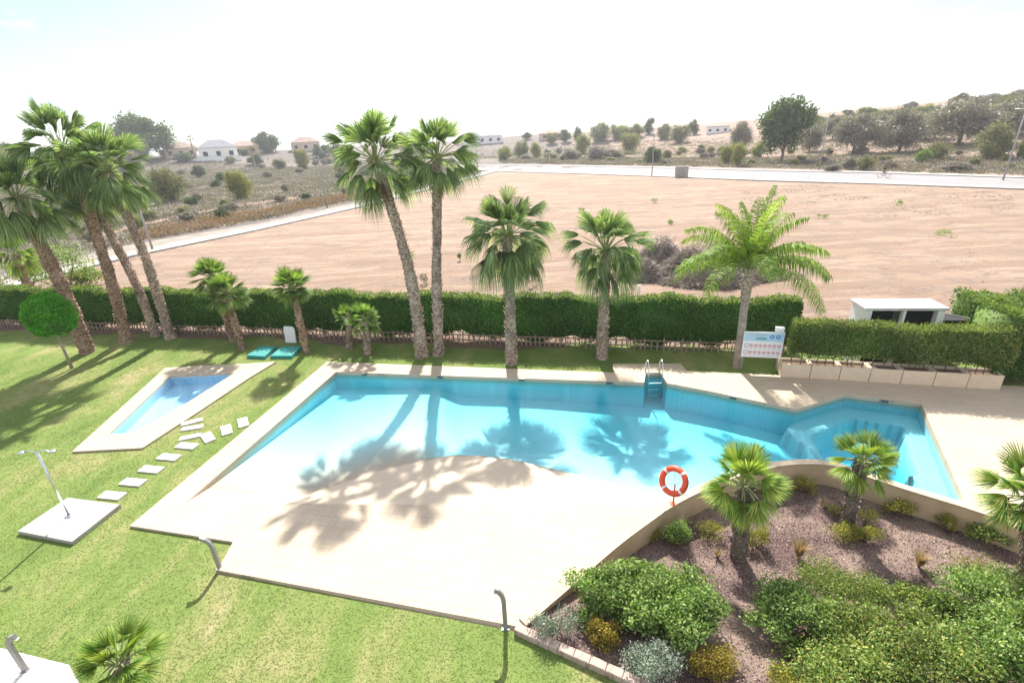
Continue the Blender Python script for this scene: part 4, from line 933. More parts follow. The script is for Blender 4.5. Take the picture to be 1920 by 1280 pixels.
# skimmers and wall lights on the far wall
for i, (x, y, lab) in enumerate(((682, 703, 'small dark pool wall fitting nearest the left pool corner'), (824, 709, 'small dark pool wall fitting in front of the tall palm pair'), (977, 716, 'small dark pool wall fitting in front of the drooping palm'), (1143, 723, 'small dark pool wall fitting left of the ladder'), (1376, 742, 'small dark pool wall fitting right of the ladder'), (1657, 750, 'small dark wall fitting in the spa alcove'))):
    o = G(x, y, 0.0); j = int(np.argmin([float(pdist(np.array([o[0]]), np.array([o[1]]), [pool_far[k], pool_far[k+1]])[0]) for k in range(len(pool_far)-1)]))
    a, c = np.array(pool_far[j]), np.array(pool_far[j+1]); e = (c-a)/np.linalg.norm(c-a); q = a+e*np.dot(o-a, e); nq = np.array([e[1], -e[0]]); q = q+nq*.02
    t = thing('pool_fitting', (float(q[0]), float(q[1]), 0), lab, 'pool fitting', 'fittings in the pool wall')
    mb = MB(); mb.box((q[0], q[1], .005), (.24, .035, .085), math.atan2(e[1], e[0]), bev=.006); mb.build('frame', M['grey'], t)
    q2 = q+nq*.013; mb = MB(); mb.box((q2[0], q2[1], .005), (.19, .02, .05), math.atan2(e[1], e[0])); mb.build('opening', M['black'], t)
# life ring on its stand
lb = G3(1262, 944, ZD+.04); t = thing('life_ring', tuple(lb), 'orange life ring with white bands hung on its post by the curved wall', 'life ring')
ctr = lb+np.array([-.02, .06, .62]); Mr = Vector((0, -1, 0)).rotation_difference(Vector((-.62, -.52, .52)).normalized()).to_matrix()
def build_ring():
    mb = MB(); mb.torus(ctr, .285, .072, Mr, 48, 12); rg_ = mb.build('ring', M['ring'], t, True)
    for k in range(4):
        a = k*math.pi/2+.75; mb = MB(); mb.torus(ctr, .285, .0755, Mr, 4, 12, a-.09, a+.09); mb.build('band', M['tape'], rg_, True)
build_ring()
mb = MB(); mb.tube([lb, lb+[0, 0, .55]], .02, 8); mb.build('post', M['ring'], t, True)
mb = MB(); q = lb+np.array([0, 0, .55]); mb.tube([q+[-.12, -.02, .05], q, q+[.12, .02, .06]], .011, 6); mb.tube([q, ctr+np.array(Mr @ Vector((0, 0, .25)))], .012, 6); mb.build('bracket', M['steel'], t)
mb = MB(); mb.box(lb+[0, 0, .008], (.14, .12, .014)); mb.build('base_plate', M['ring'], t)
# teal boards and white door panel
for i, (qd, lab) in enumerate(((((464, 671), (490, 653), (519, 654), (498, 673)), 'teal board lying on the shaded grass, left of the two'), (((508, 672), (530, 654), (566, 654), (548, 672)), 'teal board lying on the shaded grass, right of the two'))):
    P4 = [G(*p) for p in qd]; c = sum(P4)/4; t = thing('teal_board', (float(c[0]), float(c[1]), 0), lab, 'board', 'teal boards on the grass')
    slab([tuple(p) for p in P4], .02, .13).build('board', M['teal'], t)
    slab([tuple(c+(p-c)*1.04) for p in P4], .0, .05).build('rim', M['teal'], t)
t = thing('white_panel', tuple(G3(549, 638)), 'white rounded panel leaning against the hedge behind the teal boards', 'panel')
o = G(549, 640); e = hdir; V = []; fr = []
for (u, z) in ((-.27, 0), (.27, 0), (.27, .62), (.22, .72), (.12, .76), (-.22, .76), (-.27, .72)): fr.append((u, z))
for dy in (0, .05):
    for (u, z) in fr: p = o+e*u+hnor*(dy+.12*z-.15); V.append((p[0], p[1], z))
k = len(fr); mesh('panel', V, [tuple(range(k)), tuple(range(2*k-1, k-1, -1))]+[(i, (i+1) % k, k+(i+1) % k, k+i) for i in range(k)], M['white'], t)
# information sign
so_ = G(1393, 694); wS = AtY(1471, 640, so_[1]-.3); t = thing('pool_rules_sign', (float(so_[0]), float(so_[1]), 0), 'white pool rules board with rows of round pictograms beside the queen palm', 'sign')
PL = AtY(1396, 621, so_[1]); PB = AtY(1391, 668, so_[1]); PR = AtY(1472, 626, so_[1]-.30)
ux = (PR-PL); ux[2] = 0; Wd = np.linalg.norm(ux)+.0; ux /= np.linalg.norm(ux); zt = PL[2]; zb = PB[2]; Hh = zt-zb; fn = np.array([ux[1], -ux[0], 0])
cS = PL+ux*Wd/2; cS[2] = (zt+zb)/2; an = math.atan2(ux[1], ux[0])
mb = MB(); mb.box(cS, (Wd, .03, Hh), an, bev=.005); mb.build('board', M['sgn_w'], t)
for sg in (-1, 1):
    q = cS+ux*sg*(Wd/2-.08)-fn*.045; mb = MB(); mb.tube([(q[0], q[1], 0), (q[0], q[1], zt)], .025, 8); mb.build('leg', M['grey'], t)
def onS(u, v, lift=.018): q = cS+ux*(u-.5)*Wd+fn*lift; q = q.copy(); q[2] = zb+v*Hh; return q
def bar(name, u0, u1, v0, v1, m, lift=.019):
    V = [onS(u0, v0, lift), onS(u1, v0, lift), onS(u1, v1, lift), onS(u0, v1, lift)]; mesh(name, V, [(0, 1, 2, 3)], M[m], t)
bar('header', .0+.01, .99, .64, .96, 'sgn_lb', .0165)
bar('title_line', .14, .56, .87, .91, 'sgn_g'); bar('subtitle_block', .30, .58, .70, .80, 'sgn_t'); bar('subtitle_line', .34, .56, .735, .76, 'sgn_k', .021)
for u in (.70, .85):
    mb = MB(); mb.disc(onS(u, .82, .019), .075, fn, 18, .035); mb.build('blue_symbol', M['sgn_b'], t)
for r_, v in enumerate((.47, .20)):
    for k in range(8):
        u = .10+k*.115
        if k == 0:
            mb = MB(); mb.disc(onS(u, v, .019), .085, fn, 18, .05); mb.build('blue_symbol', M['sgn_g'], t)
        else:
            mb = MB(); mb.disc(onS(u, v, .019), .062, fn, 18, .046); c1 = onS(u, v, .020); d_ = ux*.038+np.array([0, 0, -.038]); s_ = ux*.005+np.array([0, 0, .005]); mb.add([c1-d_-s_, c1+d_-s_, c1+d_+s_, c1-d_+s_], [(0, 1, 2, 3)]); mb.build('prohibition_ring', M['sgn_r'], t)
            mb = MB(); mb.box(onS(u, v, .0175)-np.array([0, 0, 0]), (.04, .004, .04), an); mb.build('pictogram', M['sgn_k'], t)
        bar('caption', u-.04, u+.04, v-.125, v-.105, 'sgn_g')
# lamp box on the sign and low stone block
q = onS(.86, 1.10, -.02); mb = MB(); mb.box(q, (.26, .14, .14), an, bev=.01); mb.box(q+np.array([0, 0, .08]), (.28, .17, .02), an); tag(mb.build('letter_box', M['white'], loc=tuple(q)), 'small pale box above the right end of the pool rules sign', 'box')
# pump house
ph0 = AtY(1628, 604, 19.2); 
Zr = 2.25
a = np.array([*G(1625, 577, Zr)]); bq = np.array([*G(1776, 577, Zr)]); u = (bq-a)/np.linalg.norm(bq-a); nb = np.array([-u[1], u[0]]); Lb = np.linalg.norm(bq-a); db = float(np.dot(G(1612, 561, Zr)-a, nb)); db = max(db, .9)
c = a+u*Lb/2+nb*db/2; an = math.atan2(u[1], u[0])
t = thing('pump_house', (float(c[0]), float(c[1]), 0), 'small white flat-roofed pump house with two dark openings behind the short hedge', 'building')
mb = MB(); mb.box((c[0], c[1], Zr-.04), (Lb+.12, db+.12, .10), an, bev=.01); mb.build('roof', M['shed'], t)
mb = MB()
for s_, w_ in ((.11, .22), (Lb/2, .09), (Lb-.11, .22)): p = a+u*s_+nb*.08; mb.box((p[0], p[1], (Zr-.092)/2), (w_, .15, Zr-.092), an)
for s_ in (.08, Lb-.08): p = a+u*s_+nb*(db/2+.08); mb.box((p[0], p[1], (Zr-.095)/2), (.14, db-.18, Zr-.095), an)
p = a+u*Lb/2+nb*(db-.08); mb.box((p[0], p[1], (Zr-.097)/2), (Lb-.3, .14, Zr-.097), an); mb.build('wall', M['white'], t)
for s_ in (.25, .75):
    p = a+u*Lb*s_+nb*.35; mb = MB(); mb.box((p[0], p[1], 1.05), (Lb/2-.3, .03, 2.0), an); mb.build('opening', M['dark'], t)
p = a+u*(Lb+.55)+nb*.5; mb = MB(); mb.box((p[0], p[1], .9), (.8, .5, 1.6), an); mb.build('dark_gap', M['dark'], t)  # dark-coloured box put in for the dark gap beside the hut
mb = MB(); mb.box((p[0]-nb[0]*.25, p[1]-nb[1]*.25, 1.86), (.9, .05, .05), an, ry=.2); mb.build('slanted_bar', M['lampgrey'], t)  # thin slanted bar over the dark gap

# ------------------------------------------------------------------ plot details: weeds and brush heaps
weeds = [(1226, 378, 16, 8, 'weed on the sandy plot below the grey cabinet'), (1091, 396, 16, 7, 'weed on the sandy plot behind the two middle palms'), (1255, 419, 18, 8, 'weed on the sandy plot left of the queen palm tip'), (1763, 442, 30, 10, 'dark weed alone on the right of the sandy plot'), (1541, 409, 20, 7, 'flat weed at the right of the queen palm top'), (1449, 366, 16, 6, 'flat weed above the queen palm'), (1680, 388, 14, 11, 'upright weed in the upper right of the plot'), (770, 488, 26, 24, 'bushy weed between the tall palm pair'), (793, 528, 22, 20, 'grey weed just over the hedge between the tall palms'), (995, 524, 18, 34, 'lanky weed just over the hedge right of the drooping palm'), (862, 486, 8, 16, 'thin weed stalk right of the tall palm pair')]
for i, (x, y, w_, h_, lab) in enumerate(weeds):
    p = G3(x, y+h_*.3); s = ppm(p); rng = np.random.default_rng(200+i); o = shrub_mesh(rng, (w_/s/2*1.1, w_/s/2*1.1, h_/s/2*1.4), 420, .08, M['bushg'] if i not in (8, 9) else M['olive'], 'weed', tuple(p), None, 8); tag(o, lab, 'weed', 'weeds on the sandy plot')
def brush(c, rx, ry, hz, n, label, seed):
    rng = np.random.default_rng(seed); c = np.array(c, float); V = np.empty((n, 6, 3)); 
    u = rng.uniform(0, 6.28, n); r = np.sqrt(rng.uniform(0, 1, n)); hh = hz*(1-r**1.6)*(.75+.35*np.sin(u*3+seed))*rng.uniform(.1, 1, n)
    P = np.column_stack([np.cos(u)*r*rx, np.sin(u)*r*ry, hh])+c; d = rng.normal(size=(n, 3)); d[:, 2] *= .55; d /= np.linalg.norm(d, axis=1)[:, None]; l_ = rng.uniform(.12, .5, n)[:, None]; w_ = rng.normal(size=(n, 3))*.008
    k = rng.normal(size=(n, 3))*.05
    V[:, 0] = P-d*l_-w_; V[:, 1] = P-d*l_+w_; V[:, 2] = P+k-w_*1.3; V[:, 3] = P+k+w_*1.3; V[:, 4] = P+d*l_-w_*.5; V[:, 5] = P+d*l_+w_*.5
    V[:, :, 2] = np.maximum(V[:, :, 2], .01); b_ = np.arange(n)[:, None]*6; F = np.vstack([b_+[0, 1, 3, 2], b_+[2, 3, 5, 4]])
    t = thing('brush_heap', tuple(c), label, 'brush heap', 'heaps of dry branches'); mesh('branches', V.reshape(-1, 3), F, M['twig'], t)
    m = 14; Vm = [(c[0], c[1], hz*.45)]; Fm = []
    for q_ in (.5, .85, 1.0):
        for k_ in range(m): a_ = 2*math.pi*k_/m; Vm.append((c[0]+math.cos(a_)*rx*q_, c[1]+math.sin(a_)*ry*q_, hz*.5*(1-q_**1.6)*(.9+.2*math.sin(a_*3))))
    Fm = [(0, 1+k_, 1+(k_+1) % m) for k_ in range(m)]+[(1+j*m+k_, 1+(j+1)*m+k_, 1+(j+1)*m+(k_+1) % m, 1+j*m+(k_+1) % m) for j in range(2) for k_ in range(m)]
    mesh('earth_core', Vm, Fm, M['earth'], t, True); return t
for i, (x, y, wx, hz, lab) in enumerate(((1205, 520, 90, 1.2, 'grey dry branch heap just right of the shaggy palm'), (1240, 488, 80, 1.7, 'long ridge of brown dry branches rising behind the shaggy palm'), (1325, 520, 175, 2.2, 'largest heap of dry branches, left of the queen palm trunk'), (1412, 520, 90, 1.0, 'low dry branch heap partly hidden by the queen palm trunk'))):
    p = G3(x, y); s = ppm(p); brush(p, wx/s/2*1.1, wx/s/2*.8, hz, [9000, 10000, 26000, 8000][i], lab, 300+i)
p = G3(1340, 540); shrub(p, (1.0, .6, .28), 700, .08, M['drygrass'], 'dry weedy mound in front of the big brush heap', 'weed', seed=310)
t = G3(1197, 560); mb = MB(); mb.tube([t, t+[0, 0, .35], t+[.01, 0, .7]], [.09, .09, .075], 12); mb.tube([t+[0, 0, .70], t+[0, 0, .76]], [.10, .06], 12); tag(mb.build('marker_post', M['white'], loc=tuple(t)), 'short white marker post on the plot just over the hedge', 'post')

# ------------------------------------------------------------------ street furniture
def street_lamp(px, py, px2, py2, label, ped=1.0, arm=1.2, arm_dir=(0, -1)):
    p = hit(px, py); r = ray(px2, py2); hl = math.hypot(r[0], r[1]); z = H+r[2]/hl*math.hypot(p[0], p[1]); hh = min(max(z-p[2], 4.0), 9.5)
    t = thing('street_lamp', tuple(p), label, 'street lamp', 'street lamps along the road and path')
    mb = MB(); mb.tube([p, p+[0, 0, hh*.5], p+[0, 0, hh]], [.11, .085, .06], 10); mb.build('pole', M['lampgrey'], t, True)
    a = np.array([arm_dir[0], arm_dir[1], 0])*.8; q = p+[0, 0, hh]
    mb = MB(); mb.tube([q-[0, 0, .15], q+a*.5+[0, 0, .05], q+a+[0, 0, .08]], .035, 8); mb.build('arm', M['lampgrey'], t, True)
    mb = MB(); mb.box(q+a*1.35+[0, 0, .08], (.65 if abs(arm_dir[0]) > .5 else .28, .28 if abs(arm_dir[0]) > .5 else .65, .12), 0, bev=.03); mb.build('lamp_head', M['grey'], t)
    mb = MB(); mb.box(p+[0, 0, .04], (.4, .4, .08), bev=.01); mb.build('base', M['concrete'], t)
street_lamp(287, 470, 262, 395, 'street lamp beside the path, nearest one on the left behind the palms', arm_dir=(1, 0))
street_lamp(614, 390, 600, 292, 'street lamp beside the path left of the tall palm pair', arm_dir=(-1, 0))
street_lamp(896, 324, 893, 268, 'street lamp at the corner where the path meets the road', arm_dir=(1, 0))
street_lamp(1222, 332, 1226, 250, 'street lamp on the road left of the grey cabinet', arm_dir=(0, 1))
street_lamp(1535, 320, 1552, 213, 'street lamp on the road right of the big pine', arm_dir=(0, -1))
street_lamp(1880, 339, 1922, 205, 'street lamp at the right edge leaning out of the frame', arm_dir=(0, 1))
p = hit(1277, 334); s = ppm(p); t = thing('cabinet', tuple(p), 'concrete utility cabinet standing at the near edge of the road', 'cabinet')
mb = MB(); mb.box(p+[0, 0, .95], (21/s, 1.0, 1.9), -.3, bev=.03); mb.build('body', M['concrete'], t); mb = MB(); mb.box(p+[0, 0, 1.96], (23/s, 1.15, .1), -.3); mb.build('lid', M['concrete'], t)
mb = MB(); mb.box(p+np.array([-.15, -.54, .95]), (10/s, .04, 1.3), -.3); mb.build('door', M['lampgrey'], t)
for i, (x, y) in enumerate(((1411, 338), (1424, 338), (1516, 341))):
    p = hit(x, y); mb = MB(); mb.tube([p, p+[0, 0, 1.0]], .06, 8); mb.tube([p+[0, 0, 1.0], p+[0, 0, 1.06]], [.075, .04], 8); tag(mb.build('post', M['white'], loc=tuple(p)), ['thin pale post on the near pavement, left of a close pair', 'thin pale post on the near pavement, right of a close pair', 'lone thin pale post on the near pavement right of the big pine'][i], 'post', 'thin posts along the pavement')

# cyclist
cp = hit(1656, 334.5); cp[2] = .03; dirc = np.array(rn[6]-rn[4]); dirc = dirc/np.linalg.norm(dirc); cx_ = np.array([dirc[0], dirc[1], 0]); zz = np.array([0, 0, 1.0]); sd = np.array([-dirc[1], dirc[0], 0])
t = thing('bicycle', tuple(cp), 'bicycle ridden along the far road', 'bicycle')
ry_ = math.atan2(dirc[1], dirc[0]); Mw = Matrix.Rotation(ry_, 3, 'Z')
for k, s_ in enumerate((-.52, .52)):
    w = cp+cx_*s_+zz*.34; tw_ = MB(); tw_.torus(w, .32, .022, Mw, 24, 6); wo_ = tw_.build('wheel', M['black'], t)
    mb = MB()
    for q_ in range(5):
        a_ = q_*math.pi/5; d_ = cx_*math.cos(a_)+zz*math.sin(a_); mb.tube([w-d_*.3, w+d_*.3], .005, 4)
    mb.tube([w-sd*.04, w+sd*.04], .02, 8); o = mb.build('spokes', M['steel'], wo_)
bbk = cp+zz*.3-cx_*.1; st_ = cp+zz*.86-cx_*.22; hd = cp+zz*.84+cx_*.34
mb = MB(); rw_ = cp-cx_*.52+zz*.34; fw_ = cp+cx_*.52+zz*.34
for a_, c_ in ((bbk, st_), (bbk, hd-zz*.1), (st_-zz*.1, hd), (rw_, bbk), (rw_, st_-zz*.12), (fw_, hd+zz*.08)): mb.tube([a_, c_], .018, 6)
mb.build('frame', M['grey'], t); mb = MB(); mb.tube([hd+zz*.12-sd*.25, hd+zz*.14, hd+zz*.12+sd*.25], .014, 6); mb.build('handlebar', M['black'], t)
mb = MB(); mb.box(st_+zz*.03, (.24, .13, .05), ry_, bev=.02); mb.build('saddle', M['black'], t)
def skinned(name, P, E, R, mat, parent, sub=2):
    org = ORG[parent.name] if parent is not None else np.array(P[0]); me = bpy.data.meshes.new(name); me.from_pydata([tuple(np.array(p)-org) for p in P], E, []); me.update(); me.materials.append(mat)
    o = bpy.data.objects.new(name, me); S.collection.objects.link(o); ORG[o.name] = org
    if parent is not None: o.parent = parent
    else: o.location = org
    sk = o.modifiers.new('skin', 'SKIN')
    me.skin_vertices.new() if not me.skin_vertices else None
    for i, r in enumerate(R): me.skin_vertices[0].data[i].radius = (r, r) if not hasattr(r, '__len__') else r
    me.skin_vertices[0].data[0].use_root = True
    ss_ = o.modifiers.new('sub', 'SUBSURF'); ss_.levels = sub; ss_.render_levels = sub; return o
hip = st_+zz*.12; ch = hip+zz*.42+cx_*.18; nk = ch+zz*.14+cx_*.04; he = nk+zz*.14+cx_*.04; he2 = he+zz*.1
kn1, kn2 = hip+cx_*.38-zz*.22+sd*.1, hip+cx_*.32-zz*.40-sd*.1; an1, an2 = kn1-zz*.36-cx_*.22+sd*.01, kn2-zz*.36-cx_*.14; to1, to2 = an1+cx_*.16-zz*.03, an2+cx_*.16-zz*.03
sh1, sh2 = ch+sd*.19+zz*.05, ch-sd*.19+zz*.05; el1, el2 = sh1+cx_*.18-zz*.22, sh2+cx_*.18-zz*.22; hn1, hn2 = hd+zz*.14+sd*.23, hd+zz*.14-sd*.23
P = [hip, ch, nk, he, he2, hip+sd*.1, kn1, an1, to1, hip-sd*.1, kn2, an2, to2, sh1, el1, hn1, sh2, el2, hn2]
E_ = [(0, 1), (1, 2), (2, 3), (3, 4), (0, 5), (5, 6), (6, 7), (7, 8), (0, 9), (9, 10), (10, 11), (11, 12), (1, 13), (13, 14), (14, 15), (1, 16), (16, 17), (17, 18)]
Rr = [.13, .15, .055, .10, .08, .09, .06, .042, .035, .09, .06, .042, .035, .065, .04, .03, .065, .04, .03]
pt = thing('person', tuple(hip), 'person in a dark top riding the bicycle on the far road', 'person')
skinned('body', P, E_, Rr, M['skin'], pt)
skinned('shirt', [hip+zz*.03, ch, nk-zz*.03, sh1, el1, sh2, el2], [(0, 1), (1, 2), (1, 3), (3, 4), (1, 5), (5, 6)], [.145, .17, .075, .08, .055, .08, .055], M['clothb'], pt)
skinned('trousers', [hip, hip+sd*.1, kn1, hip-sd*.1, kn2], [(0, 1), (1, 2), (0, 3), (3, 4)], [.14, .1, .075, .1, .075], M['clothg'], pt)
mb = MB(); mb.tube([he+zz*.02, he+zz*.10, he2+zz*.05], [.115, .11, .05], 10); mb.build('hair', M['clothb'], pt, True)

# ------------------------------------------------------------------ far houses
def house(px, py, wpx, hpx, label, wall='white', roof='roof', gable=True, depth=8.0, rot=0.0, nwin=3, dist=None):
    p = hit(px, py); 
    if dist: r = ray(px, py); hl = math.hypot(r[0], r[1]); p = np.array([r[0]/hl*dist, r[1]/hl*dist, 0.]); p[2] = H+r[2]/hl*dist
    s = ppm(p); w_ = wpx/s; h_ = hpx/s; t = thing('villa', tuple(p), label, 'house', 'villas on the skyline')
    an = -math.atan2(p[0], p[1])+rot; ux = np.array([math.cos(an), math.sin(an), 0]); uy = np.array([-math.sin(an), math.cos(an), 0])
    wh = h_*(.62 if gable else .92)
    mb = MB(); mb.box(p+[0, 0, wh/2-1.5]+uy*depth/2, (w_, depth, wh+3), an); mb.build('wall', M[wall], t)
    mb = MB(); c = p+uy*depth/2
    if gable:
        hw, hd_ = w_/2+.4, depth/2+.4; z0 = p[2]+wh; z1 = p[2]+h_
        V = [c-ux*hw-uy*hd_, c+ux*hw-uy*hd_, c+ux*hw+uy*hd_, c-ux*hw+uy*hd_, c-ux*hw*.35, c+ux*hw*.35]; V = [np.array([v[0], v[1], z]) for v, z in zip(V, (z0, z0, z0, z0, z1, z1))]
        mb.add(V, [(0, 1, 5, 4), (1, 2, 5), (2, 3, 4, 5), (3, 0, 4), (3, 2, 1, 0)])
    else: mb.box(c+[0, 0, wh+.15], (w_+.4, depth+.4, .3), an)
    mb.build('roof', M[roof], t)
    for k in range(nwin):
        q = p+ux*w_*((k+.5)/nwin-.5)-uy*.03+[0, 0, wh*.5]; mb = MB(); mb.box(q, (w_/nwin*.35, .12, wh*.36), an); mb.build('window', M['dark'], t)
    return t
house(413, 300, 52, 29, 'white villa with a grey hipped roof left of the dark trees', 'white', 'roof')
house(342, 296, 40, 22, 'peach villa with a tiled roof beside the big round pine', 'cream', 'rooft')
house(462, 290, 40, 20, 'ochre villa behind the white villa', 'ochre', 'rooft', nwin=2)
house(575, 284, 44, 22, 'peach villa just left of the tall palm pair', 'cream', 'rooft')
house(905, 270, 70, 20, 'long low white villa right of the tall palm pair', 'white', 'roof', nwin=5)
house(1035, 262, 44, 16, 'small pinkish villa between dark trees in the centre', 'cream', 'rooft', nwin=2)
house(1345, 250, 34, 10, 'tiny grey-white block on the far slope right of centre', 'white', 'roof', False, nwin=3)
house(1500, 232, 44, 10, 'pale flat building peeping out right of the big pine top', 'white', 'roof', False, nwin=3)
house(1832, 200, 60, 11, 'low pale building on the hill crest at the upper right', 'cream', 'roof', False, nwin=4)
p = hit(430, 305); w0, w1 = hit(355, 303), hit(455, 301)
t = thing('garden_wall', tuple(w0), 'low white garden wall in front of the white villa', 'wall'); c = (w0+w1)/2; mb = MB(); mb.box(c+[0, 0, .6], (np.linalg.norm(w1-w0), .25, 2.2), math.atan2(w1[1]-w0[1], w1[0]-w0[0])); mb.build('wall_body', M['white'], t)
mb = MB(); mb.box(c+[0, 0, 1.74], (np.linalg.norm(w1-w0)+.1, .35, .08), math.atan2(w1[1]-w0[1], w1[0]-w0[0])); mb.build('wall_cap', M['concrete'], t)

# ------------------------------------------------------------------ far trees and shrubs: prototypes of unit size, then copies
def proto_tree(kind, seed):
    rng = np.random.default_rng(seed)
    if kind == 'pine': rad, n, sz, tm, h0, lm, lu, ls = (.45, .45, .44), 14000, .055, 'bark', .52, 'farpine', 40, .38
    elif kind == 'olive': rad, n, sz, tm, h0, lm, lu, ls = (.45, .45, .44), 12000, .042, 'bark', .48, 'olive', 40, .40
    else: rad, n, sz, tm, h0, lm, lu, ls = (.44, .44, .50), 7500, .05, 'bark', .44, kind, 30, .42
    root = bpy.data.objects.new('x', None); P, Nn = lumpy(n, rng, rad, lu, ls, .35, 1.0 if kind not in ('pine',) else .8); P[:, 2] = P[:, 2]+h0; P[:, 2] = np.maximum(P[:, 2], .03)
    V, F = leaves(P, sz, rng, .45, .4 if kind != 'olive' else 1.0, Nn)
    me = [('crown', V, F, lm)]
    mb = MB(); nb = 6 if kind in ('pine', 'olive') else 7
    if kind in ('pine', 'olive'): mb.tube([(0, 0, -.05), (.01, .01, .12), (.0, .02, .3)], [.03, .022, .018], 7)
    for k in range(nb):
        a = rng.uniform(0, 6.28); r = rng.uniform(.18, .36); z0 = .15 if kind in ('pine', 'olive') else 0
        mb.tube([(0, 0, z0), (math.cos(a)*r*.4, math.sin(a)*r*.4, z0+.16), (math.cos(a)*r, math.sin(a)*r, z0+.42)], [.013, .008, .003], 5)
    return V, F, lm, mb, tm
PRO = {}
def far(kind, px, py, wpx, hpx, label, name='shrub', cat='shrub', group='shrubs on the open land', var=0, z=None, dist=None, k=0):
    key = (kind, var)
    if key not in PRO:
        V, F, lm, mb, tm = proto_tree(kind, 500+var*7+len(kind)*3)
        t = bpy.data.objects.new(name, None); S.collection.objects.link(t); ORG[t.name] = np.zeros(3)
        c = mesh('crown' if kind in ('pine', 'olive') else 'foliage', V, F, M[lm], t); s_ = mb.build('trunk' if kind in ('pine', 'olive') else 'stems', M[tm], t)
        PRO[key] = (t, c, s_, [False])
    t, c, s_, used = PRO[key]
    if used[0]:
        t2 = t.copy(); t2.name = name; S.collection.objects.link(t2)
        for ch in (c, s_): x_ = ch.copy(); S.collection.objects.link(x_); x_.parent = t2
        t = t2
    used[0] = True; t.name = name
    p = hit(px, py) if dist is None else None
    if p is None: r = ray(px, py); hl = math.hypot(r[0], r[1]); p = np.array([r[0]/hl*dist, r[1]/hl*dist, 0]); p[2] = terr(p[0], p[1])
    s = ppm(p); t.location = tuple(p); t.scale = (wpx/s*.8, wpx/s*.8, hpx/s*.95); t.rotation_euler = (0, 0, (px*7.3+py*3.1+k) % 6.28)
    for q in ('label', 'category', 'group'):
        if q in t: del t[q]
    return tag(t, label, cat, group)
T = lambda *a, **k: far(*a, name='tree', cat='tree', group='trees on the open land', **k)
far('pine', 279, 298, 112, 64, 'big round dark pine on the left skyline', 'pine_tree', 'tree', 'pines', 0)
far('pine', 1464, 304, 108, 104, 'big bright-topped pine beside the road on the right', 'pine_tree', 'tree', 'pines', 1)
